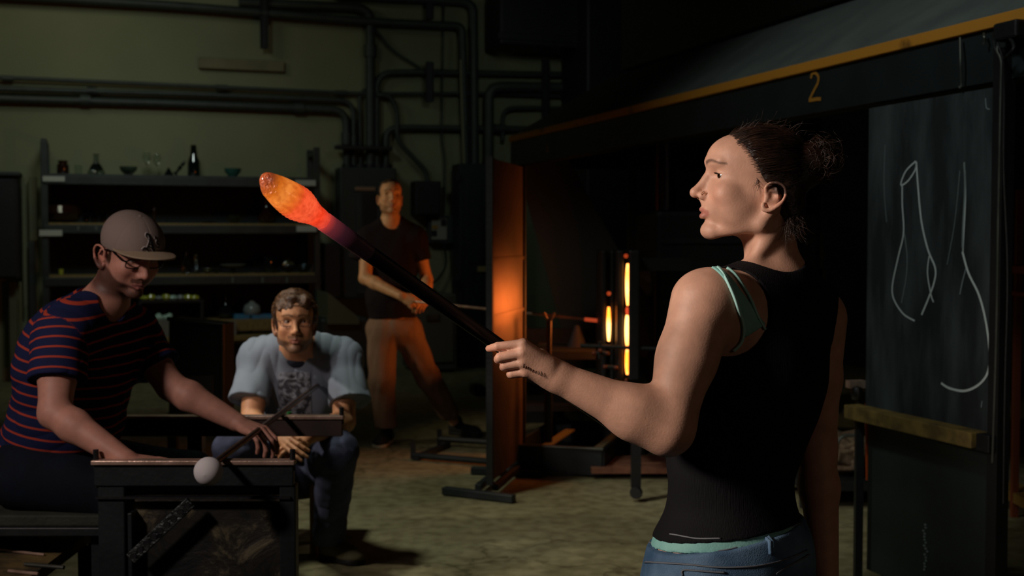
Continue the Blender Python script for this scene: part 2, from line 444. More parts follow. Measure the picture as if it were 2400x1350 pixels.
# ---- conduits on the back wall
def wp(pts, off=.07): return [W(u_, v_, off) for u_, v_ in pts]
def conduit(pts, r, label, off=.07, fr=.32, m=None, couplings=()):
    o = MB().tube(fillet(wp(pts, off), fr, 7), r, 10).build('conduit_pipe', m or M_cond)
    tag(o, label, 'conduit', 'electrical conduits along the back wall')
    for (u_, v_, du, dv) in couplings:
        MB().tube(wp([(u_ - du, v_ - dv), (u_ + du, v_ + dv)], off), r * 1.4, 10).build('coupling', m or M_cond, o)
    return o
conduit([(-220, 172), (420, 200), (845, 220), (1150, 219), (1480, 232)], .020, 'thin conduit running the whole length of the wall, topmost of three parallel ones', couplings=[(18, 184, 14, .6), (520, 205, 14, .6), (800, 218, 14, .4)])
conduit([(-220, 202), (420, 220), (760, 234), (829, 238), (829, 402)], .026, 'middle of the three parallel conduits, bending down to the electrical cabinet', couplings=[(215, 213, 12, .5), (829, 330, 0, 12)])
conduit([(-220, 225), (420, 243), (740, 256), (811, 259), (813, 402)], .040, 'thick lowest of the three parallel conduits, bending down to the cabinet', couplings=[(200, 235, 12, .5), (700, 254, 12, .5), (812, 325, 0, 14)])
conduit([(-220, -25), (420, 14), (850, 50), (1050, 60), (1083, 62), (1092, 398)], .044, 'thick sloping conduit near the top of the wall, bending down at the column', .12)
conduit([(560, 6), (800, 16), (868, 22), (868, 398)], .050, 'thick vertical conduit dropping into the middle of the cabinet', .09, couplings=[(868, 120, 0, 14)])
conduit([(780, -12), (1050, 2), (1109, 6), (1112, 398)], .052, 'thickest vertical conduit beside the steel column', .09, .4)
conduit([(883, 402), (883, 300), (883, 172), (960, 169), (1480, 178)], .034, 'conduit turning right from the cabinet toward the hood, upper one', .07)
conduit([(905, 402), (905, 301), (960, 299), (1200, 302), (1480, 306)], .034, 'conduit turning right at mid height under the wall brackets', .07, .26, couplings=[(1170, 301, 14, .2)])
conduit([(845, 402), (843, 225), (852, 212), (862, 208)], .018, 'short thin conduit behind the thick vertical one', .05, .15)
conduit([(880, 222), (915, 224), (932, 262), (930, 330), (965, 365), (997, 400), (1003, 428)], .026, 'flexible conduit snaking down to the black switch box', .10, .25)
conduit([(1040, 5), (1036, 215), (1035, 330), (1042, 370), (1040, 500)], .013, 'slim vertical cable conduit above the grey switch', .05, .2)
conduit([(1146, 400), (1146, 205), (1200, 203), (1480, 208)], .056, 'thick dark conduit curving right under the hood', .16, .4)
conduit([(1178, 330), (1178, 255), (1230, 252), (1480, 258)], .024, 'thin conduit curving right under the hood', .08, .3)
conduit([(1080, 140), (1081, 200), (1088, 398)], .010, 'pale thin tube running down beside the column', .16, .1, mat('pale_tube', '8c8c6a', .5))
conduit([(872, 60), (920, 120), (985, 160)], .014, 'slanting thin conduit brace between the tall pipes', .06, .1)
for i, (u_, v0, v1, d_, lab) in enumerate([(618, -20, 114, .13, 'long vertical strut channel hanging at the top of the wall'), (1006, 4, 46, .13, 'short strut channel above the tall pipes'), (1006, 145, 240, .14, 'strut channel crossing the two horizontal conduits'), (1277, 140, 275, .2, 'strut channel at the right by the hood')]):
    a = W(u_, v0, d_); b_ = W(u_, v1, d_)
    t = thing('wall_bracket', (a[0], a[1], b_[2]), lab, 'bracket', 'strut channels on the back wall')
    MB().box((a + b_) / 2, (.062, .045, a[2] - b_[2]), ROOM_YAW, .004).build('channel', M_black, t)
    for q in (-1, 1): MB().box((a + b_) / 2 + CAX * .036 * q - DAX * .025, (.008, .03, a[2] - b_[2]), ROOM_YAW).build('flange', M_black, t)
def wbox(name, u0, u1, v0, v1, off, th, m, par=None, bev=.008):
    a = W(u0, v0, off); b_ = W(u1, v1, off); c = (a + b_) / 2 + DAX * 0
    wd = abs(rc_of(b_)[0] - rc_of(a)[0])
    ta, tb = W((u0 + u1) / 2, v0, off), W((u0 + u1) / 2, v1, off)
    c = (ta + tb) / 2 + DAX * th / 2
    return MB().box(c, (wd, th, ta[2] - tb[2]), ROOM_YAW, bev).build(name, m, par)
o = wbox('wall_panel', 466, 668, 138, 164, .06, .05, mat('olive_board', '7c7658', .8, col2='6e6a50', scale=5)); tag(o, 'flat olive board fixed high on the back wall', 'board')
# cabinet
t = thing('electrical_cabinet', W(865, 700, .3), 'tall dark electrical cabinet at the foot of the conduits', 'cabinet')
wbox('cabinet_body', 797, 932, 392, 700, .30, .28, M_box, t, .02); wbox('door', 835, 918, 436, 690, .32, .02, M_box, t); wbox('mesh_window', 848, 882, 452, 560, .335, .015, M_black, t)
wbox('nameplate', 832, 880, 438, 447, .34, .01, mat('tan_plate', '8a6a52', .6), t)
wbox('top_rail', 788, 920, 341, 351, .22, .1, M_black, t)
for uu in (815, 845, 868, 886, 905): MB().tube([W(uu, 385, .15), W(uu, 396, .15)], .06, 12).build('conduit_hub', M_black, t)
t = thing('switch_box', W(1002, 505, .2), 'black switch box under the flexible conduit', 'switch box'); wbox('box_body', 973, 1034, 424, 506, .22, .2, M_black, t, .01); wbox('lid', 977, 1030, 428, 502, .235, .015, M_black, t)
t = thing('disconnect_switch', W(1030, 565, .2), 'small grey disconnect switch with pale cover', 'switch')
wbox('box_body', 1004, 1062, 505, 570, .12, .1, M_box, t, .01); wbox('cover_plate', 1012, 1048, 512, 562, .135, .015, mat('pale_grey_plate', '8f8c80', .6), t)
wbox('breaker_window', 1034, 1046, 514, 530, .142, .01, M_black, t); wbox('breaker_window', 1012, 1024, 540, 554, .142, .01, M_black, t); wbox('warning_sticker', 1013, 1026, 528, 537, .142, .006, mat('ochre_sticker', '9a7428', .6), t)
MB().tube(spline([W(1040, 570, .1), W(1045, 620, .1), W(1020, 660, .14), W(1000, 655, .14)], 6), .012, 8).build('cord', M_black, t)
# steel column and cabinet at its right
t = thing('steel_column', W(1110, 850, .4), 'wide dark steel column standing behind the heat shield', 'column')
wbox('column_body', 1078, 1200, 384, 880, .40, .3, M_steel, t, .01); wbox('slot_door', 1092, 1130, 420, 850, .42, .02, M_steel, t); wbox('slot', 1122, 1133, 498, 620, .43, .01, M_black, t)
wbox('label_plate', 1119, 1139, 624, 637, .435, .005, mat('ochre_label', '8a7a50', .6), t); wbox('top_lug', 1068, 1082, 408, 425, .42, .06, M_black, t); wbox('low_lug', 1062, 1080, 655, 675, .42, .06, M_black, t)
# steel grey utility cabinet behind standing man
t = thing('utility_cabinet', W(1030, 870, .9), 'low grey utility cabinet behind the standing man', 'cabinet')
wbox('cabinet_body', 975, 1072, 690, 868, .75, .6, mat('grey_utility', '56554c', .6, col2='4b4a42'), t, .015); wbox('door', 985, 1064, 712, 850, .77, .02, mat('grey_utility_door', '5c5b50', .6), t)
wbox('door_pull', 1000, 1030, 735, 752, .79, .02, M_alu, t)
t = thing('machine_housing', W(790, 850, 1.2), 'dark floor machine with sloping guard left of the standing man', 'machine')
wbox('machine_body', 752, 868, 745, 868, 1.1, .9, M_box, t, .03)
MB().prism([W(768, 685, 1.15), W(842, 745, 1.15), W(842, 760, 1.15), W(768, 760, 1.15)], DAX * .6).build('sloping_guard', mat('olive_guard', '5e6048', .7), t)
MB().prism([W(755, 690, .7), W(765, 690, .7), W(845, 800, .7), W(830, 800, .7)], DAX * .06).build('diagonal_brace', mat('olive_brace', '6e7052', .7), t)
wbox('low_pedestal', 760, 800, 570, 700, .4, .3, M_black, t, .01)
# ---- big duct at top
t = thing('air_duct', W(1320, 60, .5), 'large black box duct hanging at the top, left of the hood', 'duct')
wbox('duct_box', 1176, 1478, -220, 112, .62, .5, M_black, t, .02); wbox('flange', 1172, 1482, 84, 100, .64, .05, M_black, t, .005)
t = thing('rear_machinery', W(1650, 300, 2.0), 'tall black machinery wall rising behind the hood', 'machinery')
wbox('housing', 1494, 3000, -700, 900, .9, .75, M_black, t, .02)
for i in range(5): wbox('seam_rib', 1560 + i * 130, 1572 + i * 130, -700, 900, .94, .05, M_steel, t)
# ================================================================== SHELVING UNIT
M_shelfwood = mat('aged_shelf_wood', '8a7440', .7, col2='6c5c36', scale=20, stretch=(6, 6, .5))
M_shelfsteel = mat('shelf_angle_steel', '2c3432', .5, col2='232a29')
SO_ = .50
def shx(u_): return rc_of(W(u_, 560, SO_))[0]
def shz(v_, u_=420): return W(u_, v_, SO_)[2]
sx0, sx1 = shx(100), shx(748)
zs = [shz(411), shz(523), shz(643), shz(752)]
t = thing('shelving_unit', RC((sx0 + sx1) / 2, WALLD - .3, 0), 'long dark steel shelving unit of glassware against the back wall', 'shelves')
for i, u_ in enumerate((106, 744)):
    for dd in (SO_ - .02, .08):
        rbx('post', shx(u_), WALLD - dd, 0, W(u_, 345 - 15 * (i == 0), SO_)[2], .06, .045, M_shelfsteel, t, .004)
MB().box(RC(sx0 + .02, WALLD - .28, zs[0] + .30), (.05, .42, .04), ROOM_YAW).build('end_brace', M_shelfsteel, t)
MB().box(RC(sx1 - .02, WALLD - .28, zs[0] + .24), (.05, .42, .04), ROOM_YAW).build('end_brace', M_shelfsteel, t)
for i, z in enumerate(zs):
    rbx('shelf_board', (sx0 + sx1) / 2, WALLD - .27, z - .022, z, sx1 - sx0 - .02, .44, M_shelfwood if i else M_shelfsteel, t, .003)
    rbx('shelf_beam', (sx0 + sx1) / 2, WALLD - .50, z - (.10 if i < 3 else .11), z - .020, sx1 - sx0 - .03, .03, M_shelfsteel if i < 3 else M_shelfwood, t, .004)
rbx('back_panel', (sx0 + sx1) / 2, WALLD - .045, .1, zs[0] - .02, sx1 - sx0, .02, mat('shelf_backing', '1b2222', .8), t)
M_lab = mat('paper_label', 'b4b8ac', .8); M_lab2 = mat('dim_label', '5a605a', .8)
for (u0, u1, v0, v1) in [(100, 152, 413, 425), (692, 740, 422, 435), (92, 146, 539, 553), (695, 742, 529, 543)]:
    wbox('shelf_label', u0, u1, v0, v1, SO_ + .03, .004, M_lab, t, 0)
for u_ in (183, 225, 545, 615, 672): wbox('tag_holder', u_ - 2, u_ + 3, 650 if u_ > 500 else 530, 663 if u_ > 500 else 540, SO_ + .025, .004, M_lab2, t, 0)
# glassware
G_clear = glass('clear_glass', (.85, .92, .9), .03); G_dark = mat('black_green_glass', '0a1512', .06, spec=.9, coat=.5); G_amber = mat('amber_dark_glass', '2a160e', .08, spec=.9)
G_smoke = glass('smoked_glass', (.35, .42, .42), .03); G_frost = mat('frosted_glass', '8a9490', .25, spec=.7); G_green = mat('lime_glass', 'a8b040', .15, spec=.7); G_mint = mat('mint_glass', '9fc0b0', .2, spec=.7)
G_teal = mat('teal_bowl_glaze', '2f5c54', .25)
prof = {
 'jar': [(.0001, 0), (.05, 0), (.055, .01), (.055, .09), (.04, .10), (.045, .13), (.038, .13)],
 'tumbler': [(.0001, 0), (.032, 0), (.036, .004), (.040, .10), (.037, .10), (.033, .008), (.0001, .008)],
 'decanter': [(.0001, 0), (.07, 0), (.078, .02), (.05, .08), (.025, .11), (.022, .17), (.03, .19), (.022, .19)],
 'bowl': [(.0001, 0), (.035, 0), (.04, .008), (.075, .05), (.085, .085), (.080, .085), (.068, .05), (.0001, .012)],
 'big_bowl': [(.0001, 0), (.07, 0), (.15, .04), (.17, .09), (.14, .15), (.08, .17), (.07, .165), (.0001, .02)],
 'wine_glass': [(.0001, 0), (.038, 0), (.036, .004), (.006, .01), (.004, .09), (.012, .10), (.034, .13), (.036, .16), (.028, .20), (.026, .20), (.032, .16), (.0001, .105)],
 'cone': [(.0001, 0), (.06, 0), (.05, .02), (.02, .07), (.008, .09), (.0001, .092)],
 'bottle': [(.0001, 0), (.055, 0), (.06, .01), (.058, .14), (.035, .20), (.026, .29), (.030, .30), (.022, .30)],
 'flask': [(.0001, 0), (.05, 0), (.09, .03), (.095, .06), (.06, .11), (.022, .15), (.018, .24), (.024, .25), (.016, .25)],
 'round_vase': [(.0001, 0), (.03, 0), (.07, .03), (.085, .07), (.07, .12), (.03, .145), (.022, .165), (.017, .165)],
 'plate': [(.0001, 0), (.07, 0), (.16, .03), (.165, .034), (.155, .036), (.07, .012), (.0001, .01)],
 'finial': [(.0001, 0), (.03, 0), (.012, .02), (.014, .06), (.022, .08), (.010, .10), (.020, .13), (.008, .16), (.0001, .165)],
}
def glassitem(name, u_, shelf, kind, m, sc, label, cat, dd=.30, zz=None):
    base = W(u_, 560, dd); z = zs[shelf] if zz is None else zz
    o = MB().lathe((0, 0, 0), [(r * sc, q * sc) for r, q in prof[kind]], 28).build(name, m)
    o.location = (base[0], base[1], z + .001); tag(o, label, cat, 'glassware on the shelving unit'); return o
glassitem('jar', 150, 0, 'jar', G_amber, 1.0, 'squat dark jar at the left end of the top shelf', 'jar')
glassitem('tumbler', 186, 0, 'tumbler', G_clear, .9, 'small clear tumbler on the top shelf, beside the squat dark jar', 'glass')
glassitem('decanter', 228, 0, 'decanter', G_smoke, 1.05, 'smoked decanter with narrow neck on the top shelf', 'decanter')
glassitem('glass_bowl', 303, 0, 'bowl', G_smoke, 1.0, 'smoky round glass bowl on the top shelf, right of the decanter', 'bowl')
glassitem('wine_glass', 346, 0, 'wine_glass', G_clear, 1.15, 'tall wine glass on the top shelf, left of a pair', 'glass')
glassitem('wine_glass', 370, 0, 'wine_glass', G_clear, 1.05, 'slightly shorter wine glass on the top shelf, right of a pair', 'glass')
glassitem('glass_cone', 397, 0, 'cone', G_dark, .9, 'dark glass cone on the top shelf, between wine glasses and bottle', 'glass ornament')
o = glassitem('glass_stopper', 412, 0, 'finial', G_dark, 1.0, 'slanting dark glass stopper leaning on the tall bottle, top shelf', 'glass ornament'); o.rotation_euler = (0, R(38), 0); o.location.z += .02
glassitem('bottle', 456, 0, 'bottle', G_dark, 1.02, 'tall black-green bottle with a highlight on the top shelf', 'bottle')
glassitem('bowl', 547, 0, 'bowl', G_teal, 1.0, 'teal bowl alone at the right of the top shelf', 'bowl')
glassitem('lidded_pot', 147, 1, 'big_bowl', G_amber, 1.05, 'large brown-black pot at the left of the second shelf', 'pot')
for i, u_ in enumerate((203, 222, 242)): glassitem('tumbler', u_, 1, 'tumbler', G_smoke, .9 - .1 * (i == 0), 'faint smoked tumbler on the second shelf, %s of three' % ('leftmost', 'middle', 'rightmost')[i], 'glass')
glassitem('finial', 362, 1, 'finial', G_amber, 1.0, 'short amber finial on the second shelf behind the cap', 'glass ornament')
glassitem('tumbler', 392, 1, 'tumbler', G_clear, .5, 'tiny clear cup on the second shelf, right of the cap', 'glass')
glassitem('bowl', 487, 1, 'plate', G_dark, .5, 'shallow dark dish on the second shelf', 'dish')
glassitem('bowl', 549, 1, 'bowl', G_dark, 1.0, 'dark rounded bowl with a highlight on the second shelf', 'bowl')
glassitem('flask', 625, 1, 'flask', G_amber, 1.0, 'long-necked dark flask at the right of the second shelf', 'flask')
glassitem('shot_glass', 142, 2, 'tumbler', G_green, .55, 'small lime-yellow glass at the left of the third shelf', 'glass')
glassitem('bottle', 436, 2, 'bottle', G_smoke, .7, 'smoked bottle on the third shelf, left of the bubble-stemmed vase', 'bottle')
glassitem('stem_vase', 459, 2, 'finial', G_clear, 1.15, 'clear stacked-bubble stem vase on the third shelf', 'vase')
glassitem('bowl', 486, 2, 'bowl', G_clear, .6, 'little clear bowl on the third shelf, right of the stem vase', 'bowl')
glassitem('bowl', 507, 2, 'bowl', G_smoke, .5, 'little smoked bowl on the third shelf, in front of the plate', 'bowl')
glassitem('glass_plate', 545, 2, 'plate', G_frost, .8, 'wide frosted plate on the third shelf', 'plate', zz=zs[2] + .06)
glassitem('plate_stand', 545, 2, 'tumbler', G_dark, .6, 'dark stand under the frosted plate', 'stand')
glassitem('tumbler', 604, 2, 'tumbler', G_clear, 1.1, 'clear tall tumbler on the third shelf, right of the plate', 'glass')
glassitem('pot', 632, 2, 'jar', G_dark, 1.25, 'black jar on the third shelf, near the right end', 'jar')
glassitem('glass_bowl', 676, 2, 'round_vase', G_clear, .8, 'clear round vase on the third shelf, near the right end', 'vase')
glassitem('glass_bowl', 710, 2, 'bowl', G_smoke, 1.0, 'smoked bowl at the right end of the third shelf', 'bowl')
glassitem('flask', 527, 3, 'flask', G_dark, .95, 'black long-necked flask on the fourth shelf', 'flask')
glassitem('round_vase', 589, 3, 'round_vase', G_frost, 1.05, 'frosted round vase on the fourth shelf, beside the black flask', 'vase')
# tray of coloured glass on a riser
t = thing('tray_riser', W(410, 750, .35), 'black riser on the fourth shelf carrying a tray of coloured glass', 'riser')
wbox('riser_top', 325, 478, 703, 709, .45, .3, M_black, t, 0); wbox('riser_side', 325, 331, 709, 752, .45, .3, M_black, t, 0); wbox('riser_side', 470, 477, 709, 752, .45, .3, M_black, t, 0)
rs = np.random.RandomState(5)
kinds = [(G_green, 'lime'), (G_green, 'lime'), (G_frost, 'grey'), (G_green, 'lime'), (G_mint, 'mint'), (G_frost, 'grey')]
for i, u_ in enumerate(range(338, 472, 17)):
    m_, nm = kinds[i % 6]; p_ = W(u_, 703, .40); o = MB().lathe((0, 0, 0), [(.0001, 0), (.035, .002), (.048, .02), (.035, .045), (.0001, .055)], 16).build('glass_lump', m_)
    o.location = tuple(p_); o.scale = (1, .8, .7 + .5 * rs.rand()); o.rotation_euler.z = i; tag(o, '%s glass lump, %s on the tray of the black riser' % (nm, ('leftmost', 'second from the left', 'third from the left', 'fourth from the left', 'just right of the middle', 'third from the right', 'second from the right', 'rightmost')[i]), 'glass lump', 'coloured glass on the riser')
for i, u_ in enumerate((352, 372, 390)):
    p_ = W(u_, 752, .45); ops = [('u', ell((0, 0, .03), (.05, .04, .03)), 0), ('u', ell((.03 * (i - 1), .01, .045), (.03, .03, .03)), .01)]
    o = sdf_obj('glass_scrap', ops, .006, G_mint, None, disp=lambda p: (.004 * wob(p, 90, 4)).astype(np.float32)); o.location = (p_[0], p_[1], zs[3] - .0)
    tag(o, 'lumpy mint glass piece on the fourth shelf, %s of three' % ('left', 'middle', 'right')[i], 'glass lump', 'mint glass scraps on the fourth shelf')
M_blue = mat('blue_plastic', '2f7ea8', .35, col2='2a7098'); 
for i, (u0, u1) in enumerate(((548, 583), (590, 640))):
    a = W((u0 + u1) / 2, 560, .42); wd = abs(rc_of(W(u1, 560, .42))[0] - rc_of(W(u0, 560, .42))[0])
    z1, z0 = W((u0 + u1) / 2, 738, .42)[2], W((u0 + u1) / 2, 779, .42)[2]
    t2 = thing('storage_bin', (a[0], a[1], z0), 'blue plastic bin under the frosted vase, %s one' % ('left', 'right')[i], 'bin', 'blue bins under the fourth shelf')
    c = a * [1, 1, 0] + DAX * .1
    MB().box(c + [0, 0, z0 + .006], (wd, .2, .012), ROOM_YAW).build('bin_floor', M_blue, t2)
    for sx, sy, cx, cy in ((wd, .01, 0, -.1), (wd, .01, 0, .1), (.01, .2, -wd / 2, 0), (.01, .2, wd / 2, 0)):
        MB().box(c + CAX * cx + DAX * cy + [0, 0, (z0 + z1) / 2], (sx, sy, z1 - z0), ROOM_YAW, .002).build('bin_wall', M_blue, t2)
zb = W(590, 781, .42)[2]
t = thing('work_counter', RC(shx(460), WALLD - .5, 0), 'low wooden counter below the shelving, holding the blue bins', 'counter')
rbx('counter_top', shx(505), WALLD - .42, zb - .05, zb - .002, 1.35, .5, M_shelfwood, t, .004)
for u_ in (385, 625): rbx('leg', shx(u_), WALLD - .6, 0, zb - .05, .06, .06, M_shelfsteel, t)
rbx('lower_board', shx(505), WALLD - .42, .35, .38, 1.3, .45, M_shelfsteel, t)
o = rbx('storage_carton', shx(375), WALLD - .46, zb - .03 + .03, zb + .16, .28, .3, mat('grey_carton', '6a6a60', .8)); tag(o, 'grey carton on the counter, left of the dark chair back', 'box')
o = rbx('storage_carton', shx(528), WALLD - .46, zb, zb + .13, .17, .3, mat('grey_carton_small', '747068', .8)); tag(o, 'small grey carton on the counter, left of the blue bins', 'box')
# dark panel stand (chair-back like) in front of shelving
Dp = 6.6
t = thing('annealer_lid_stand', P(458, 980, Dp) * [1, 1, 0], 'dark upright steel panel standing behind the seated men', 'panel')
c = P(458, 870, Dp); a_, b_ = P(396, 745, Dp), P(524, 757, Dp - .1)
MB().prism([P(396, 748, Dp), P(524, 762, Dp), P(524, 985, Dp), P(396, 985, Dp)], (0, .25, 0)).build('panel_body', M_black, t)
MB().tube([P(392, 747, Dp), P(526, 761, Dp)], .012, 8).build('top_edge', M_steel, t)
MB().tube([P(520, 760, Dp - .02), P(520, 985, Dp - .02)], .014, 8).build('side_post', M_black, t)
MB().prism([P(440, 880, Dp - .02), P(500, 880, Dp - .02), P(500, 985, Dp - .02), P(440, 985, Dp - .02)], (0, .01, 0)).build('lower_plate', mat('brown_plate', '33261e', .7), t)
for u_ in (405, 515): MB().box(P(u_, 985, Dp + .1) * [1, 1, 0] + [0, 0, .19], (.05, .05, .38)).build('leg', M_black, t)
# cabinet and curtain at far left
t = thing('wall_cupboard', W(0, 660, .4), 'black cupboard at the far left edge of the wall', 'cupboard')
wbox('cupboard_body', -200, 47, 410, 655, .5, .45, M_black, t, .01); wbox('cupboard_top', -220, 48, 400, 410, .55, .5, M_box, t); wbox('door', -60, 40, 418, 650, .52, .02, M_black, t)
t = thing('leaning_panels', W(60, 860, .3), 'narrow olive boards leaning on the wall left of the shelving', 'boards')
wbox('board', 50, 64, 415, 720, .18, .04, mat('pale_olive_board', '74745a', .8), t); wbox('board', 66, 88, 415, 565, .12, .06, mat('olive_board_b', '666850', .8), t); wbox('board', 66, 88, 566, 860, .12, .06, M_box, t); wbox('board', 20, 42, 660, 860, .3, .05, mat('olive_board_c', '5e5f4a', .8), t)
wbox('board', 44, 54, 660, 860, .25, .05, mat('olive_board_d', '6a6a50', .8), t)
# ================================================================== HOOD
HB = np.array([1.698, 3.96, 0.0]); HZ = 2.10
def H(s_, t_, z): return HB + DAX * s_ + CAX * t_ + np.array([0, 0, z])
M_hood = mat('grey_painted_sheet', '6a7470', .6, col2='5c6664', scale=5, bump=.1, bscale=20)
M_yel, nt, b = newmat('worn_yellow_paint'); N, L = nt.nodes, nt.links
tc = N.new('ShaderNodeTexCoord'); n1 = N.new('ShaderNodeTexNoise'); n1.inputs['Scale'].default_value = 6; n1.inputs['Detail'].default_value = 8; L.new(tc.outputs['Object'], n1.inputs['Vector'])
r1 = N.new('ShaderNodeValToRGB'); r1.color_ramp.elements[0].position = .28; r1.color_ramp.elements[1].position = .40; r1.color_ramp.elements[0].color = srgb('5a3c18'); r1.color_ramp.elements[1].color = srgb('d08f2c'); L.new(n1.outputs['Fac'], r1.inputs[0]); L.new(r1.outputs[0], b.inputs['Base Color']); b.inputs['Roughness'].default_value = .7
M_fascia = mat('black_green_fascia', '1c2628', .55, col2='161e20', scale=5)
hood = thing('exhaust_hood', H(3, 1, HZ), 'long sloping exhaust hood with a yellow edge and the number 2', 'hood')
S0, S1 = -2.8, 5.24
def quad(name, pts, m, th, nrm, par): return MB().prism(pts, np.array(nrm) * th).build(name, m, par)
quad('front_slope', [H(S0, 0, HZ + .02), H(S1, 0, HZ + .02), H(S1 - .6, .545, HZ + .405), H(S0, .545, HZ + .405)], M_hood, .02, CAX * .5 + np.array([0, 0, -.8]), hood)
quad('end_slope', [H(S1, 0, HZ + .02), H(S1, 2.4, HZ + .02), H(S1 - .6, 1.8, HZ + .405), H(S1 - .6, .545, HZ + .405)], M_hood, .02, (0, 0, -1), hood)
MB().box(H((S0 + S1) / 2, .0, HZ), (.03, S1 - S0, .042), ROOM_YAW, .003).build('yellow_edge', M_yel, hood)
MB().box(H((S0 + S1) / 2, .012, HZ - .11), (.02, S1 - S0 - .01, .185), ROOM_YAW, .002).build('fascia', M_fascia, hood)
MB().box(H((S0 + S1) / 2, .06, HZ - .20), (.08, S1 - S0 - .01, .012), ROOM_YAW, .002).build('fascia_lip', M_fascia, hood)
MB().box(H(S1 - .01, 1.2, HZ - .1), (2.4, .02, .22), ROOM_YAW, .002).build('end_fascia', M_fascia, hood)
MB().box(H((S0 + S1) / 2, 1.7, HZ + 1.2), (2.16, S1 - S0 - 1.2, 1.5), ROOM_YAW, .01).build('plenum', M_black, hood)
# painted 2 on the fascia: a brushed stroke
def hood_pt(u_, v_, t_=.0):
    a = P(u_, v_, 1.0) - np.array([0, 0, CAMH]); o_ = H(0, t_, 0); s = ((o_) @ CAX) / (a @ CAX); return a * s + np.array([0, 0, CAMH])
two = spline([hood_pt(u_, v_, -.001) for (u_, v_) in [(1901, 184), (1903, 174), (1911, 171), (1918, 180), (1917, 194), (1909, 210), (1901, 226), (1897, 235)]], 5) 
def ribbon(pts, wd, nrm, th, m, name, par, taper=False):
    V = []; Fc = []; n = len(pts); pts = [np.array(p) for p in pts]; nrm = unit(nrm)
    for i, p in enumerate(pts):
        t = unit(pts[min(i + 1, n - 1)] - pts[max(i - 1, 0)]); sd = unit(np.cross(nrm, t)); w_ = wd[i] if hasattr(wd, '__len__') else wd
        V += [p + sd * w_ / 2, p - sd * w_ / 2, p + sd * w_ / 2 + nrm * th, p - sd * w_ / 2 + nrm * th]
    for i in range(n - 1):
        q = i * 4; Fc += [(q + 2, q + 3, q + 7, q + 6), (q, q + 2, q + 6, q + 4), (q + 1, q + 5, q + 7, q + 3)]
    e = (n - 1) * 4; Fc += [(0, 1, 3, 2), (e, e + 2, e + 3, e + 1)]
    return MB().add(V, Fc).build(name, m, par)
M_num = mat('yellow_numeral_paint', 'b07c28', .7)
ribbon(two, .013, -CAX, .001, M_num, 'painted_number', hood)
ribbon([hood_pt(u_, v_, -.001) for u_, v_ in [(1896, 235), (1905, 234), (1914, 232), (1924, 232)]], .015, -CAX, .0012, M_num, 'painted_number', hood)
for (u_, v0, v1) in ((2250, 88, 200), (1280, 318, 352), (2306, 78, 98)):
    MB().tube(spline([hood_pt(u_, v0, -.02), hood_pt(u_ + 1, (v0 + v1) / 2, -.03), hood_pt(u_ + 3, v1, -.02), hood_pt(u_ - 1, v1 + 4, -.03)], 5), .004, 8).build('hanging_hook', M_alu, hood)
# black side post under hood's near end, off to the right
t = thing('hook_with_rods', hood_pt(2350, 130, -.05), 'heavy black hook with long thin rods hanging from the hood edge', 'hook')
MB().box(hood_pt(2368, 72, -.04), (.05, .11, .06), ROOM_YAW, .008).build('clamp', M_black, t)
MB().tube(spline([hood_pt(2358, 80, -.05), hood_pt(2374, 100, -.06), hood_pt(2373, 118, -.07), hood_pt(2352, 134, -.07), hood_pt(2336, 118, -.08), hood_pt(2330, 96, -.07), hood_pt(2329, 82, -.05)], 6), .006, 8).build('hook', M_black, t)
MB().tube(spline([hood_pt(2340, 102, -.085), hood_pt(2337, 120, -.09), hood_pt(2346, 145, -.09), hood_pt(2345, 220, -.09), hood_pt(2340, 500, -.09), hood_pt(2335, 800, -.09), hood_pt(2326, 1085, -.09)], 5), .0042, 8).build('steel_rod', M_alu, t)
MB().tube(spline([hood_pt(2338, 100, -.10), hood_pt(2350, 140, -.10), hood_pt(2354, 220, -.08), hood_pt(2353, 400, -.08), hood_pt(2362, 640, -.08), hood_pt(2356, 900, -.08), hood_pt(2352, 1180, -.08)], 5), .0036, 8).build('dark_wire', M_black, t)
# ================================================================== CHALKBOARD
def bp_(u_, v_, off=0.0):
    """point on the chalkboard plane, which stands along the room depth axis"""
    o_ = np.array([1.408, 4.778, 0.0]) - CAX * off; a = P(u_, v_, 1.0) - np.array([0, 0, CAMH]); s = (o_ @ CAX) / (a @ CAX); return a * s + np.array([0, 0, CAMH])
M_chalkb, nt, b = newmat('dusty_slate'); N, L = nt.nodes, nt.links
tc = N.new('ShaderNodeTexCoord'); mp = N.new('ShaderNodeMapping'); mp.inputs['Scale'].default_value = (3, 3, .7); mp.inputs['Rotation'].default_value = (.2, .1, 0); L.new(tc.outputs['Object'], mp.inputs[0])
n1 = N.new('ShaderNodeTexNoise'); n1.inputs['Scale'].default_value = 2.2; n1.inputs['Detail'].default_value = 7; n1.inputs['Roughness'].default_value = .6; L.new(mp.outputs[0], n1.inputs['Vector'])
r1 = N.new('ShaderNodeValToRGB'); r1.color_ramp.elements[0].position = .42; r1.color_ramp.elements[1].position = .78; r1.color_ramp.elements[0].color = srgb('182022'); r1.color_ramp.elements[1].color = srgb('4a5658'); L.new(n1.outputs['Fac'], r1.inputs[0]); L.new(r1.outputs[0], b.inputs['Base Color']); b.inputs['Roughness'].default_value = .75
cb = thing('chalkboard', bp_(2180, 960) * [1, 1, 0], 'tall chalkboard with white vase sketches at the right', 'chalkboard')
pa, pb = bp_(2031, 700), bp_(2341, 700); zt, zb_ = bp_(2031, 255)[2], bp_(2012, 975)[2]
bc = (pa + pb) / 2; bl = np.linalg.norm(pb - pa)
MB().box((bc[0] + CAX[0] * .015, bc[1] + CAX[1] * .015, (zt + zb_) / 2), (.03, bl, zt - zb_), ROOM_YAW, .002).build('slate_panel', M_chalkb, cb)
M_lowp = mat('dark_scuffed_panel', '1e2827', .6, col2='263230', scale=4, bump=.1)
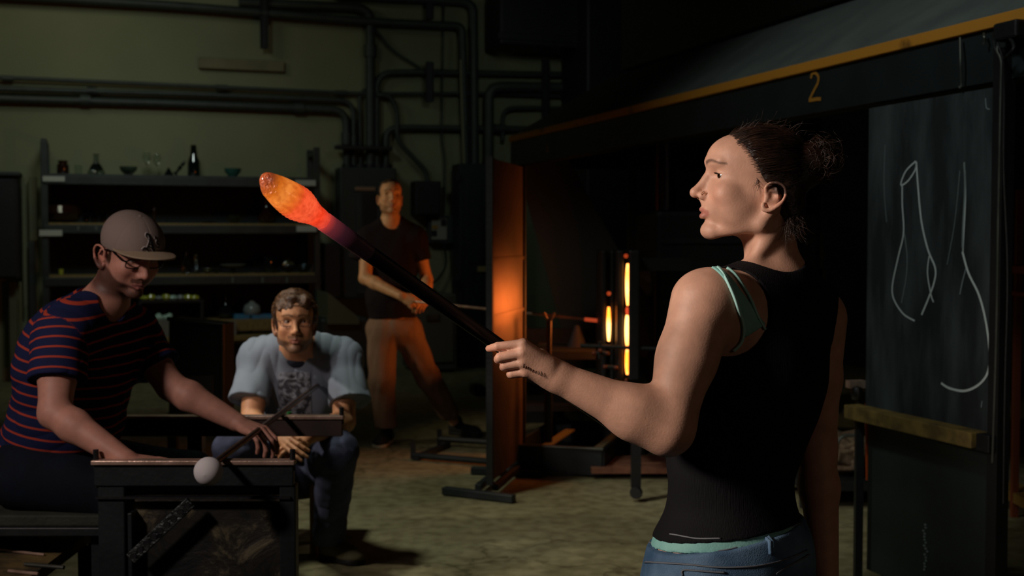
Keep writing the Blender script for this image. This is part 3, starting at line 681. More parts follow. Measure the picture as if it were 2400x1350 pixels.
MB().box((bc[0] + CAX[0] * .03, bc[1] + CAX[1] * .03, (zb_ + .02) / 2 + .01), (.03, bl, zb_ - .02), ROOM_YAW, .002).build('lower_panel', M_lowp, cb)
la, lb = bp_(1996, 975, .04), bp_(2296, 1060, .04)
M_ledge = mat('worn_ochre_wood', '8a7338', .7, col2='5e4e2a', scale=14, bump=.3, bscale=50)
lc = (la + lb) / 2; MB().box((lc[0], lc[1], .669), (.075, np.linalg.norm((lb - la)[:2]), .055), ROOM_YAW, .004).build('chalk_ledge', M_ledge, cb)
MB().box(bp_(2312, 1055, .03) * [1, 1, 0] + [0, 0, .664], (.05, .08, .06), ROOM_YAW, .004).build('ledge_bracket', M_black, cb)
for (u0, u1) in ((2342, 2352),):
    q0 = bp_(u0 + 3, 700); MB().box(q0 * [1, 1, 0] + [0, 0, 1.0], (.05, .05, 2.0), ROOM_YAW).build('frame_post', M_black, cb)
M_ch = mat('white_chalk', 'c8d4d2', .9); M_ch2 = mat('smudged_chalk', '7a8a8a', .9)
def chalk(pts, w_, m=M_ch): ribbon([bp_(p[0], p[1], .001) for p in spline([Vector((a, b, 0)) for a, b in pts], 6)], w_, -CAX, .0008, m, 'chalk_line', cb)
chalk([(2146, 378), (2124, 400), (2113, 425), (2114, 434), (2130, 422), (2146, 396), (2147, 378)], .006)
chalk([(2115, 432), (2115, 480), (2118, 545), (2106, 600), (2093, 660), (2092, 690), (2102, 715), (2120, 738), (2144, 752)], .006)
chalk([(2148, 380), (2152, 440), (2160, 520), (2175, 585), (2192, 628), (2190, 660), (2176, 700), (2160, 738)], .0075)
chalk([(2120, 548), (2126, 600), (2124, 650), (2113, 710)], .0035, M_ch2)
chalk([(2178, 600), (2174, 640), (2182, 690), (2188, 708)], .005)
chalk([(2260, 380), (2262, 440), (2258, 520), (2256, 580)], .008, M_ch2); chalk([(2262, 400), (2263, 470), (2257, 590)], .0045)
chalk([(2256, 590), (2270, 640), (2294, 690), (2310, 750), (2319, 820), (2316, 870), (2296, 900), (2262, 916), (2226, 910), (2206, 898)], .0085)
chalk([(2264, 630), (2256, 660), (2250, 690)], .005, M_ch2)
chalk([(2250, 400), (2238, 520), (2220, 620)], .0025, M_ch2); chalk([(2075, 340), (2072, 430), (2078, 520)], .002, M_ch2)
chalk([(2310, 230), (2312, 252), (2320, 256)], .004, M_ch2); chalk([(2302, 940), (2300, 955)], .004, M_ch2)
rs = np.random.RandomState(2); mb = MB()
for i in range(16):
    v_ = 1230 + i * 7; q = bp_(2170 + 3 * rs.randn(), v_, -.013); mb.box(q, (.004, .008 + .004 * rs.rand(), .006), ROOM_YAW)
o = mb.build('paint_flecks', M_ch2, cb); o['kind'] = 'stuff'
# ---- things seen between the woman and the chalkboard
sd0_ = P(2018, 700, 4.75) * [1, 1, 0]
t = thing('tool_stand', sd0_, 'steel tool stand with orange-painted rod beside the chalkboard', 'stand')
sd0 = P(2018, 700, 4.75) * [1, 1, 0]
MB().box(sd0 + [0, 0, .33], (.030, .030, .66)).build('post', M_steel, t)
MB().tube([P(2031, 945, 4.85), P(2034, 1125, 4.85)], .008, 8).build('orange_rod', mat('orange_paint', 'c0501c', .5), t)
MB().box(P(2014, 972, 4.8), (.10, .14, .025)).build('top_plate', M_black, t)
t = thing('clamp_lamp', P(2010, 930, 4.8), 'chrome clamp head catching a highlight above the tool stand', 'clamp')
MB().lathe(P(2008, 922, 4.8), [(.0001, .03), (.02, .025), (.026, 0), (.02, -.024), (.0001, -.028)], 18).build('chrome_ball', mat('chrome', '606060', .35, 1.0), t)
MB().box(P(2006, 900, 4.82), (.07, .04, .03), .2).build('jaw', M_bare, t)
MB().tube([P(2010, 935, 4.8), P(2014, 968, 4.8)], .012, 8).build('stem', M_black, t)
t = thing('wood_crate', P(1985, 1100, 6.2) * [1, 1, .0] , 'dark trolley carrying cut firewood blocks beside the chalkboard', 'trolley')
zt_ = P(1985, 1105, 6.2)[2]
MB().box((P(1975, 1100, 6.2)[0], 6.2, zt_ - .03), (.55, .5, .04)).build('deck', M_black, t)
for sx in (-.25, .25):
    for sy in (-.2, .2): MB().box((P(1975, 1100, 6.2)[0] + sx, 6.2 + sy, (zt_ - .05) / 2), (.04, .04, zt_ - .05)).build('leg', M_black, t)
MB().tube(fillet([P(1950, 1085, 6.0), P(1969, 1022, 6.0), P(2010, 1020, 6.0)], .03), .009, 8).build('handle', M_alu, t)
M_block = mat('split_wood', '7a6650', .8, col2='5e4c3a', scale=20, bump=.3)
rs = np.random.RandomState(9)
for i, (u_, v_, a_) in enumerate([(1965, 1088, .3), (1990, 1085, -.4), (1975, 1060, .2), (2000, 1062, .8), (1968, 1030, -.2), (1992, 1036, .1), (1956, 1062, .5)]):
    q = P(u_, v_, 6.15 + .1 * rs.rand()); o = MB().box((0, 0, 0), (.16, .20, .055), 0, .012).build('wood_block', M_block); o.location = tuple(q); o.rotation_euler = (.1 * rs.randn(), .2 * rs.randn(), a_)
    tag(o, 'split wood block on the trolley, %s' % ('front left of the bottom layer', 'front right of the bottom layer', 'middle left', 'middle right', 'topmost left, slanting', 'topmost right', 'leftmost, half behind the arm')[i], 'wood block', 'wood blocks on the trolley')
# right edge: orange racks
t = thing('orange_rack', P(2395, 900, 5.6) * [1, 1, 0], 'rack with rust-orange shelves at the right edge', 'rack')
for v_, w_ in ((632, .035), (688, .02)): MB().box(P(2405, v_, 5.8), (.12, .5, w_)).build('rack_shelf', mat('rust_orange_%d' % v_, '9a4a22', .7), t)
MB().box(P(2382, 900, 5.8) * [1, 1, 0] + [0, 0, .8], (.03, .03, 1.6)).build('rack_post', mat('rust_orange_post', '7a3a1c', .7), t)
MB().box(P(2400, 1165, 5.8), (.12, .5, .05)).build('rack_shelf', mat('ochre_board', '8a6a2a', .7), t)
# pale things behind the woman's neck
t = thing('hanging_sheet', P(1925, 600, 8.0), 'pale grey-green strip hanging in the dark behind the neck', 'strip')
MB().prism([P(1912, 548, 8.0), P(1926, 540, 8.0), P(1931, 600, 8.0), P(1925, 660, 8.0), P(1912, 625, 8.0)], (0, .03, 0)).build('strip', mat('pale_strip', '7a7c6c', .8), t)
MB().prism([P(1914, 625, 8.0), P(1934, 632, 8.0), P(1934, 660, 8.0), P(1916, 660, 8.0)], (0, .03, 0)).build('lower_strip', mat('ochre_strip', '7a7450', .8), t)
MB().tube([P(1918, 545, 8.02), P(1918, 330, 8.02)], .005, 6).build('hanging_cord', M_black, t)
t = thing('dark_case', P(1700, 600, 7.6), 'dull purple-grey case behind the chin', 'case'); MB().box(P(1700, 600, 7.6), (.20, .3, .22), 0, .01).build('case_body', mat('purple_grey_case', '3a343c', .7), t)
# ================================================================== FURNACE (glory hole)
FD = 6.9
fur = thing('glory_hole_furnace', P(1560, 1170, FD + .3) * [1, 1, 0], 'dark reheating furnace with glowing door gaps behind the woman', 'furnace')
def F3(u_, v_, d=FD): return P(u_, v_, d)
c0 = F3(1690, 760, FD + .5); 
body = MB().box((c0[0], c0[1], 1.0), (.95, 1.1, 1.05), 0, .03).build('furnace_body', M_black, fur)
for k in range(3): MB().box((c0[0], c0[1] - .555, .65 + .35 * k), (.9, .02, .03)).build('body_band', M_steel, fur)
left_x = c0[0] - .475
# glowing mouth in the left side
M_fire = glow('furnace_fire', 'ff9a3c', 10.0); M_fire2 = glow('furnace_fire_gap', 'ffb060', 5.5, col2='ff7a22', scale=9)
MB().lathe((left_x - .012, c0[1] - .10, .93), [(.0001, .01), (.17, .01), (.20, 0)], 28, (-1, 0, 0)).build('glowing_mouth', M_fire, fur)
MB().lathe((left_x - .02, c0[1] - .10, .93), [(.20, -.03), (.20, .05), (.30, .05), (.30, -.03)], 28, (-1, 0, 0)).build('mouth_ring', mat('firebrick', '5a3a28', .9, bump=.3), fur)
# doors standing off the mouth with gaps between them
def gapstrip(u_, v0, v1, w_, d, name='glowing_gap', m=None):
    vs_ = np.linspace(v0, v1, 9); L_ = []; R_ = []
    for i, v_ in enumerate(vs_):
        k = math.sin(math.pi * (i + .6) / (8 + 1.2)) ** .45; L_.append(P(u_ - w_ * k, v_, d)); R_.append(P(u_ + w_ * k, v_, d))
    return MB().prism(L_ + R_[::-1], (0, .02, 0)).build(name, m or M_fire2, fur)
fd = 6.42
for u0, u1, d, nm in ((1476, 1500, fd - .05, 'door'), (1448, 1463, fd + .0, 'door'), (1432, 1441, fd + .15, 'door'), (1411, 1422, fd + .15, 'door')):
    a, b_ = P(u0, 600, d), P(u1, 880, d); MB().box(((a[0] + b_[0]) / 2, d + .25, (a[2] + b_[2]) / 2), (b_[0] - a[0], .45, a[2] - b_[2] + .06), 0, .008).build(nm, M_black, fur)
gapstrip(1472, 618, 716, 5.5, fd); gapstrip(1470, 739, 812, 5, fd); gapstrip(1471, 817, 878, 5.5, fd); gapstrip(1427, 720, 800, 4.6, fd + .14); gapstrip(1470, 720, 738, 3.4, fd + .01, m=glow('dull_red_gap', 'c04020', 1.5))
M_ember = glow('dull_ember', 'b03c18', .8)
for (u_, v_, s_) in ((1427, 688, 4), (1467, 600, 4), (1468, 892, 5), (1466, 912, 4), (1406, 822, 4), (1392, 828, 3), (1424, 828, 3), (1418, 860, 4), (1444, 862, 4)):
    MB().lathe(P(u_, v_, fd - .02), [(.0001, .012), (.010, .006), (.012, 0), (.006, -.01)], 10, (0, -1, 0)).build('hinge_bolt', mat('hot_bolt', '6a2c16', .5) if v_ > 700 else M_ember, fur)
for (u0, v0, u1, v1) in ((1392, 828, 1424, 828), (1418, 860, 1448, 862), (1360, 810, 1640, 822), (1406, 800, 1406, 840)):
    MB().tube([P(u0, v0, fd), P(u1, v1, fd)], .011, 8).build('door_linkage', M_steel, fur)
# flue pipe
t = thing('flue_pipe', P(1565, 600, 7.4), 'vertical metal flue pipe with a reddish streak above the furnace', 'flue')
MB().tube([P(1562, 598, 7.4), P(1560, 250, 7.4)], .055, 20).build('pipe', mat('galvanised_flue', '6c6a72', .35, .8, col2='565258', scale=6), t)
MB().tube([P(1541, 600, 7.3), P(1541, 300, 7.3)], .014, 10).build('copper_tube', mat('copper', '8a4a34', .25, .9), t)
MB().lathe(P(1562, 598, 7.4), [(.06, 0), (.062, .03), (.056, .03)], 20).build('collar', M_steel, t)
MB().box(P(1535, 618, 6.7), (.35, .3, .07)).build('pipe_bracket', M_black, t)
# light of the furnace
l = bpy.data.lights.new('furnace_mouth_light', 'AREA'); l.energy = 4.5; l.shape = 'DISK'; l.size = .34; l.color = (1.0, .20, .04); l.spread = R(160)
lo_ = bpy.data.objects.new('furnace_mouth_light', l); COL.objects.link(lo_); lo_.location = (left_x - .14, c0[1] - .10, .93); aim(lo_, (left_x - 2.0, c0[1] + .05, .93))
spot('furnace_heat_beam', (left_x - .14, c0[1] - .10, .95), (0.0, 6.6, 1.02), 19, 36, 1.0, .06, (1.0, .17, .025))
# legs, casters, cart with red-lit tiles
for u_, v_ in ((1490, 1175), (1620, 1180)):
    q = G(u_, v_); MB().box((q[0], q[1], .30), (.05, .05, .45)).build('leg', M_black, fur)
    MB().lathe((q[0], q[1] - .02, .05), [(.0001, -.02), (.030, -.02), (.034, 0), (.030, .02), (.0001, .02)], 18, (0.3, 1, 0)).build('caster_wheel', M_black, fur)
for u_ in (1490, 1620):
    q = G(u_, 1177); MB().box((q[0], q[1] + .5, .50), (.045, 1.05, .045)).build('frame_beam', M_black, fur)
qa, qb = G(1490, 1177), G(1620, 1177); MB().box(((qa[0] + qb[0]) / 2, qa[1], .50), (qb[0] - qa[0] + .05, .045, .045)).build('frame_beam', M_black, fur)
q1, q2 = G(1400, 1105), G(1500, 1105)
MB().box(((q1[0] + q2[0]) / 2 + .05, 6.9, .05), (.45, .4, .03)).build('base_tray', mat('furnace_red_on_tiles', '8a5a44', .8, col2='6a4030', scale=12), fur)  # red furnace light on the floor tiles is put into this base colour
# diagonal guard plate behind, under the hood
t = thing('angled_guard_plate', P(1350, 850, 8.6) * [1, 1, 0], 'dark slanting guard plate under the far end of the hood', 'plate')
MB().prism([P(1210, 380, 8.8), P(1330, 370, 8.8), P(1480, 640, 8.8), P(1480, 860, 8.8), P(1340, 860, 8.8)], (0, .03, 0)).build('plate', mat('guard_sheet', '20262a', .7), t)
MB().box(P(1290, 840, 8.8) * [1, 1, 0] + [0, 0, .35], (.5, .05, .7)).build('foot_frame', M_black, t)
MB().box(P(1480, 700, 8.8) * [1, 1, 0] + [0, 0, 1.1], (.06, .06, 2.2)).build('post', M_black, t)
# ================================================================== HEAT SHIELD
hs = thing('heat_shield', G(1150, 1165), 'tall narrow steel heat shield glowing orange from the furnace', 'heat shield')
a, b_ = np.array([-.115, 6.22]), np.array([.062, 7.0])
dv = unit(b_ - a); nv = np.array([dv[1], -dv[0]])
M_shield = mat('heat_scaled_steel', '6a5850', .45, .25, col2='584840', scale=5, bump=.15, bscale=14)
yawS = math.atan2(dv[1], dv[0]); mid = (a + b_) / 2; LS = np.linalg.norm(b_ - a)
MB().box((mid[0], mid[1], (P(1150, 1130, 6.22)[2] + 1.78) / 2), (LS, .012, 1.78 - P(1150, 1130, 6.22)[2]), yawS, .002).build('shield_sheet', M_shield, hs)
for k in range(1, 3): pass
for s_ in (.0, 1.0):
    q = a + (b_ - a) * s_; MB().box((q[0], q[1], .93), (.03, .035, 1.72), yawS).build('shield_post', M_black, hs)
for z in (1.25, .95): MB().box((mid[0] + nv[0] * .008, mid[1] + nv[1] * .008, z), (LS, .008, .02), yawS).build('sheet_seam', M_shield, hs)
# hammered sheet bulges
bb = np.array([G(1040, 1160), G(1205, 1180)])
MB().box((bb[:, 0].mean(), bb[:, 1].mean(), .025), (np.linalg.norm(bb[1] - bb[0]), .045, .04), math.atan2(*(bb[1] - bb[0])[[1, 0]]), .004).build('foot_bar', M_steel, hs)
b2 = np.array([G(1105, 1112), G(1270, 1120)])
MB().box((b2[:, 0].mean(), b2[:, 1].mean(), .025), (np.linalg.norm(b2[1] - b2[0]), .045, .04), math.atan2(*(b2[1] - b2[0])[[1, 0]]), .004).build('foot_bar', M_steel, hs)
b3 = np.array([G(1120, 1165), G(1185, 1110)])
for off in (0, .10): MB().box((b3[:, 0].mean() + off * .9, b3[:, 1].mean(), .05), (np.linalg.norm(b3[1] - b3[0]), .035, .035), math.atan2(*(b3[1] - b3[0])[[1, 0]]), .003).build('foot_rail', M_steel, hs)
# pipe rest rails on floor to the left
t = thing('floor_rail_stand', G(1050, 1085), 'low dark rail stand on the floor left of the shield', 'stand')
for (u0, v0, u1, v1, z) in ((968, 1078, 1180, 1096, .03), (1030, 1046, 1180, 1056, .05)):
    a3, b3_ = G(u0, v0), G(u1, v1); a3[2] = b3_[2] = z; MB().tube([a3, b3_], .02, 8).build('rail', M_steel, t)
    MB().box((a3[0], a3[1], .06), (.03, .03, .10)).build('end_peg', M_black, t)
a3, b3_ = G(985, 1080), G(1040, 1050); MB().box(((a3[0] + b3_[0]) / 2, (a3[1] + b3_[1]) / 2, .02), (.04, .5, .03), -.35).build('cross_bar', M_steel, t)
# ================================================================== QUENCH TRAY AND YOKE POST
tr = thing('quench_tray', G(1310, 1105), 'long open steel tray on the floor in front of the furnace', 'tray')
f0, f1 = G(1198, 1108), G(1412, 1120); zt2 = P(1200, 1052, f0[1])[2]
dx = unit((f1 - f0) * [1, 1, 0]); dyv = np.array([-dx[1], dx[0], 0]); Wt = np.linalg.norm(f1 - f0); Dt = 1.0
yt = math.atan2(dx[1], dx[0]); cc = (f0 + f1) / 2
zt2 = .155
MB().box(cc + [0, 0, zt2 / 2 + .01], (Wt, .025, zt2), yt, .004).build('tray_front', M_steel, tr); MB().box(cc + dyv * Dt + [0, 0, zt2 / 2 + .01], (Wt, .025, zt2), yt, .004).build('tray_back', M_steel, tr)
for q in (-.5, .5): MB().box(cc + dx * Wt * q + dyv * Dt / 2 + [0, 0, zt2 / 2 + .01], (.025, Dt, zt2), yt, .004).build('tray_side', M_steel, tr)
MB().box(cc + dyv * Dt / 2 + [0, 0, .02], (Wt, Dt, .015), yt).build('tray_floor', M_black, tr)
MB().box(cc - dyv * .01 + [0, 0, zt2 + .012], (Wt + .02, .035, .014), yt, .004).build('rim', M_alu, tr)
MB().box(cc + dx * Wt * .45 + dyv * Dt / 2 + [0, 0, zt2 + .012], (.05, Dt, .012), yt, .003).build('rim', mat('tan_rim', '7a6a4c', .6), tr)
MB().box(cc - dx * .06 + dyv * .3 + [0, 0, zt2 + .012], (.06, .6, .012), yt, .003).build('rim_plate', mat('tan_plate_b', '7c7860', .6), tr)
yk = thing('yoke_post', G(1285, 1085), 'orange-lit upright post carrying the end of the thin rod', 'post')
yb_ = P(1285, 1040, 6.95)
MB().tube([(yb_[0], 6.95, 0.0), (yb_[0], 6.95, .55)], .024, 12).build('sleeve', M_steel, yk); MB().tube([(yb_[0], 6.95, .5), (P(1287, 740, 6.95)[0], 6.95, P(1287, 752, 6.95)[2])], .015, 12).build('inner_post', mat('ruddy_steel', '5c4a42', .45, .4), yk)
zf = P(1287, 740, 6.95)[2] - .012; xx = P(1287, 740, 6.95)[0]
MB().tube(fillet([(xx - .03, 6.95, zf + .03), (xx - .01, 6.95, zf - .012), (xx + .01, 6.95, zf - .012), (xx + .03, 6.95, zf + .03)], .01), .007, 8).build('fork', M_bare, yk)
MB().box((yb_[0], 6.95, .02), (.3, .3, .03)).build('foot', M_black, yk)
MB().tube([P(1262, 806, 6.95), P(1287, 806, 6.95)], .008, 8).build('set_screw', M_bare, yk)
# thin rod held by the standing man
ra, rb_ = P(958, 705, 7.52), P(1405, 752, 6.93)
rod = thing('gathering_rod', ra, 'thin steel rod reaching from the standing man to the furnace', 'rod')
mid_ = ra + (rb_ - ra) * .93
MB().tube([ra - (rb_ - ra) * .05, mid_], .0085, 10).build('rod_shaft', M_bare, rod); MB().tube([mid_, rb_], .011, 10).build('hot_tip', glow('hot_rod_tip', 'd8502a', .55), rod)
# cone and far clutter under the hood
o = MB().lathe(P(1352, 792, 7.75), [(.07, -.07), (.015, .08), (.0001, .085)], 20).build('marker_cone', mat('deep_blue_plastic', '070b22', .8)); tag(o, 'deep blue cone on the bench behind the rod tip', 'cone')
t = thing('dark_workbench', P(1340, 870, 7.6) * [1, 1, 0], 'dark workbench under the hood, behind the yoke post', 'workbench')
zz = P(1350, 815, 7.6)[2]; MB().box((P(1350, 800, 7.6)[0], 7.7, zz - .03), (.9, .6, .05)).build('bench_top', M_black, t)
for sx in (-.4, .4):
    for sy in (-.2, .2): MB().box((P(1350, 800, 7.6)[0] + sx, 7.7 + sy, (zz - .05) / 2), (.05, .05, zz - .05)).build('leg', M_black, t)
MB().box((P(1350, 800, 7.6)[0], 7.7, .3), (.85, .5, .04)).build('shelf', M_black, t)
t = thing('floor_pedals', G(1130, 920), 'small dark foot pedal on the floor left of the shield', 'pedal')
q = G(1122, 925); MB().box((q[0], q[1], .04), (.12, .2, .06), .3, .01).build('pedal_base', M_steel, t); MB().box((q[0] - .02, q[1] - .05, .09), (.09, .14, .02), .3, .004).build('pedal_plate', M_alu, t)
t = thing('tripod_stand', G(1320, 930), 'dark sloping trestle legs behind the woman\'s forearm', 'trestle')
for (u0, v0, u1, v1, d) in ((1225, 900, 1420, 985, 8.3), (1225, 905, 1340, 1000, 8.3), (1400, 880, 1290, 985, 8.6), (1225, 940, 1430, 945, 8.4)):
    MB().tube([P(u0, v0, d), P(u1, v1, d)], .03, 8).build('strut', M_black, t)
# ================================================================== GLASSBLOWER'S BENCH
bn = thing('glassblowing_bench', (-.9, 3.7, 0), 'dark steel glassblowing bench with two long rails, foreground left', 'bench')
RZ = .747
def rail(y, x0, x1, m1):
    MB().box(((x0 + x1) / 2, y, RZ - .006), (x1 - x0, .042, .012), 0, .002).build('rail_top', M_bare, bn)
    MB().box(((x0 + x1) / 2, y + .004, RZ - .042), (x1 - x0 - .01, .03, .062), 0, .003).build('rail_side', m1, bn)
    for x in (x0 + .008, x1 - .008): MB().tube([(x, y, RZ - .03), (x, y, RZ + .028)], .008, 8).build('end_peg', M_black, bn)
M_rust = mat('brown_steel', '40302a', .5, col2='2c211d')
rail(3.30, -1.165, -.602, M_steel); rail(4.136, -1.75, -.585, M_rust)
pz0 = P(460, 1145, 3.3)[2]
MB().box((-.885, 3.315, (RZ - .07 + pz0) / 2), (.555, .03, RZ - .07 - pz0), 0, .004).build('upper_apron', M_steel, bn)
MB().box((-.885, 3.295, RZ - .105), (.54, .02, .006)).build('apron_seam', M_black, bn)
MB().box((-.625, 3.32, pz0 / 2 + .01), (.045, .05, pz0), 0, .004).build('leg', M_steel, bn)
MB().box((-1.115, 3.32, pz0 / 2 + .01), (.075, .05, pz0), 0, .004).build('leg', M_steel, bn)
MB().box((-1.06, 3.312, .40), (.012, .06, .40), 0, .002).build('leg_flange', M_steel, bn)
M_plate, nt, b = newmat('scorched_plate'); N, L = nt.nodes, nt.links
tc = N.new('ShaderNodeTexCoord'); n1 = N.new('ShaderNodeTexNoise'); n1.inputs['Scale'].default_value = 7; n1.inputs['Detail'].default_value = 9; n1.inputs['Roughness'].default_value = .7; n1.inputs['Distortion'].default_value = .6; L.new(tc.outputs['Object'], n1.inputs['Vector'])
r1 = N.new('ShaderNodeValToRGB'); e = r1.color_ramp.elements; e[0].position = .40; e[0].color = srgb('12181a'); e[1].position = .66; e[1].color = srgb('6e6850'); e_ = e.new(.55); e_.color = srgb('28261e'); L.new(n1.outputs['Fac'], r1.inputs[0]); L.new(r1.outputs[0], b.inputs['Base Color']); b.inputs['Roughness'].default_value = .45
bp = N.new('ShaderNodeBump'); bp.inputs['Strength'].default_value = .6; bp.inputs['Distance'].default_value = .01; L.new(n1.outputs['Fac'], bp.inputs['Height']); L.new(bp.outputs[0], b.inputs['Normal'])
MB().box((-.86, 3.335, pz0 / 2 + .03), (.45, .012, pz0 - .03), 0).build('side_plate', M_plate, bn)
for x in (-1.10, -1.45): MB().box((x, 4.14, (RZ - .07) / 2), (.05, .05, RZ - .07)).build('leg', M_steel, bn)
MB().box((-.98, 4.12, .35), (.36, .02, .4)).build('far_plate', M_plate, bn)
MB().box((-1.55, 3.80, .515), (.75, .50, .035), 0, .006).build('seat_plank', mat('dark_seat_board', '23291f', .8, col2='2e3428', scale=12, bump=.4, bscale=60), bn)
MB().box((-1.55, 3.55, .485), (.75, .03, .026), 0, .003).build('seat_rail', M_steel, bn)
for x in (-1.88, -1.25):
    for y in (3.6, 4.0): MB().box((x, y, .25), (.045, .045, .49)).build('leg', M_steel, bn)
# perforated bar hanging on the panel
pb0, pb1 = P(448, 1176, 3.265), P(306, 1310, 3.265)
dB = unit(pb1 - pb0); nB = unit(np.cross(dB, [0, 1, 0])); LB = np.linalg.norm(pb1 - pb0)
pbar = thing('perforated_tool_bar', pb0, 'scorched perforated metal bar leaning on the bench side', 'tool bar')
rotB = Matrix((tuple(dB), (0, 1, 0), tuple(np.cross(dB, [0, 1, 0])))).transposed()
M_pit = mat('pitted_steel', '4c5250', .35, .6, col2='22282a', scale=45, bump=.8, bscale=70)
bmb = MB().box((pb0 + pb1) / 2, (LB, .012, .034), 0, .003, rot=rotB).build('bar', M_pit, pbar)
for i in range(9):
    q = pb0 + dB * LB * (.06 + .11 * i); MB().lathe(q + np.array([0, -.0065, 0]), [(.0001, .0002), (.0075, .0002), (.0085, 0.0012), (.0095, 0)], 14, (0, -1, 0)).build('hole', M_black, pbar)
# side table with tools, lower left
tb = thing('tool_table', (-1.6, 3.2, 0), 'low scorched wooden tool table at the lower left corner', 'table')
M_tab = mat('scorched_wood', '6e5e36', .7, col2='1c1c18', scale=9, bump=.4, bscale=40)
tz = .40
p0_, p1_, p2_, p3_ = G(212, 1246, tz), G(-60, 1246, tz), G(-60, 1500, tz), G(60, 1372, tz)
MB().prism([p0_, p1_, G(-260, 1300, tz), G(-200, 1500, tz), G(-20, 1420, tz)], (0, 0, -.035)).build('table_top', M_tab, tb)
for (u_, v_) in ((196, 1262), (40, 1260), (-30, 1400)):
    q = G(u_, v_, tz); MB().box((q[0] + .0, q[1] + .03, (tz - .035) / 2), (.045, .045, tz - .035)).build('leg', M_steel, tb)
def tool(name, pts, r, m, label, cat, z=None):
    o = MB().tube([G(u_, v_, tz + r + .001) for u_, v_ in pts], r, 8).build(name, m); tag(o, label, cat, 'tools on the low table'); return o
q = G(62, 1270, tz); o = MB().box((q[0], q[1], tz + .066), (.10, .11, .13), .1, .01).build('steam_stick_block', M_black); tag(o, 'square black block on the low table', 'block')
tool('metal_file', [(-20, 1286), (104, 1300)], .004, M_bare, 'thin bright rod lying across the low table', 'rod')
tool('steel_tongs', [(58, 1322), (150, 1330)], .006, M_alu, 'dull steel tongs at the front edge of the low table', 'tongs')
tool('palette_knife', [(20, 1338), (90, 1345)], .005, M_bare, 'short blade near the lower left corner of the low table', 'blade')
tool('wooden_paddle', [(-10, 1247), (32, 1243)], .012, mat('grey_handle', '6a7470', .5), 'grey handle lying behind the black block', 'handle')
# stool under the seated man
st = thing('wooden_stool', (P(700, 1200, 5.25)[0], 5.25, 0), 'stool with a dark seat and yellow-tipped leg under the seated man', 'stool')
sz = P(700, 1108, 5.1)[2]
MB().box((P(690, 1100, 5.25)[0], 5.28, .40), (.42, .36, .05), 0, .01).build('seat', M_black, st)
M_ywood = mat('yellow_wood', 'b08a38', .7, col2='6e5826', scale=18, stretch=(8, 8, .6))
for sx, sy in ((.12, -.12), (-.17, -.12), (.12, .14), (-.17, .14)):
    x = P(690, 1100, 5.25)[0] + sx; MB().box((x, 5.28 + sy, .19), (.045, .045, .38), 0, .004).build('leg', M_black, st)
MB().box((P(734, 1230, 5.08)[0], 5.10, .17), (.03, .045, .34), 0, .003).build('leg_brace', M_ywood, st)
# green bottle in hands
o = MB().lathe((0, 0, 0), [(.0001, 0), (.022, 0), (.024, .01), (.024, .09), (.012, .13), (.010, .17), (.0125, .172), (.0125, .19), (.0001, .192)], 20).build('small_bottle', mat('green_bottle', '1a6a2c', .2)); o.location = tuple(P(679, 1048, 4.60)); o.scale = (.8, .8, .72); tag(o, 'small green-capped bottle held between the seated man\'s hands', 'bottle')
# ================================================================== PIPE WITH WHITE BUBBLE
bub = thing('glass_bubble_pipe', (-.8, 3.3, .76), 'thin blowpipe lying across the bench rails with a milky bubble', 'blowpipe')
MB().tube([(-.8, 3.165, .757), (-.8, 4.9, .757)], .0095, 12).build('pipe', mat('brown_steel_pipe', '5c463c', .35, .7, col2='4a3830'), bub)
MB().lathe((-.8, 3.125, .748), [(.0001, -.038), (.012, -.036), (.024, -.0295), (.033, -.019), (.0378, -.004), (.038, .004), (.035, .016), (.028, .027), (.018, .035), (.012, .040), (.011, .048)], 40, (0.02, 1, 0.06)).build('bubble', None, bub)
M_milk, nt, b = newmat('milky_glass'); N, L = nt.nodes, nt.links
tc = N.new('ShaderNodeTexCoord'); n1 = N.new('ShaderNodeTexNoise'); n1.inputs['Scale'].default_value = 26; n1.inputs['Detail'].default_value = 5; n1.inputs['Distortion'].default_value = 2; L.new(tc.outputs['Object'], n1.inputs['Vector'])
r1 = N.new('ShaderNodeValToRGB'); r1.color_ramp.elements[0].position = .3; r1.color_ramp.elements[1].position = .6; r1.color_ramp.elements[0].color = srgb('cdb0a2'); r1.color_ramp.elements[1].color = srgb('e8e0d6'); L.new(n1.outputs['Fac'], r1.inputs[0]); L.new(r1.outputs[0], b.inputs['Base Color'])
b.inputs['Roughness'].default_value = .06; b.inputs['Coat Weight'].default_value = .6; b.inputs['Subsurface Weight'].default_value = .3; b.inputs['Subsurface Radius'].default_value = (.02, .02, .02)
bub.children[-1].data.materials.append(M_milk)
MB().lathe((-.799, 3.158, .752), [(.020, -.004), (.022, .004), (.013, .016)], 20, (0.02, 1, 0.06)).build('red_collar', mat('red_glass', 'a02018', .15), bub)
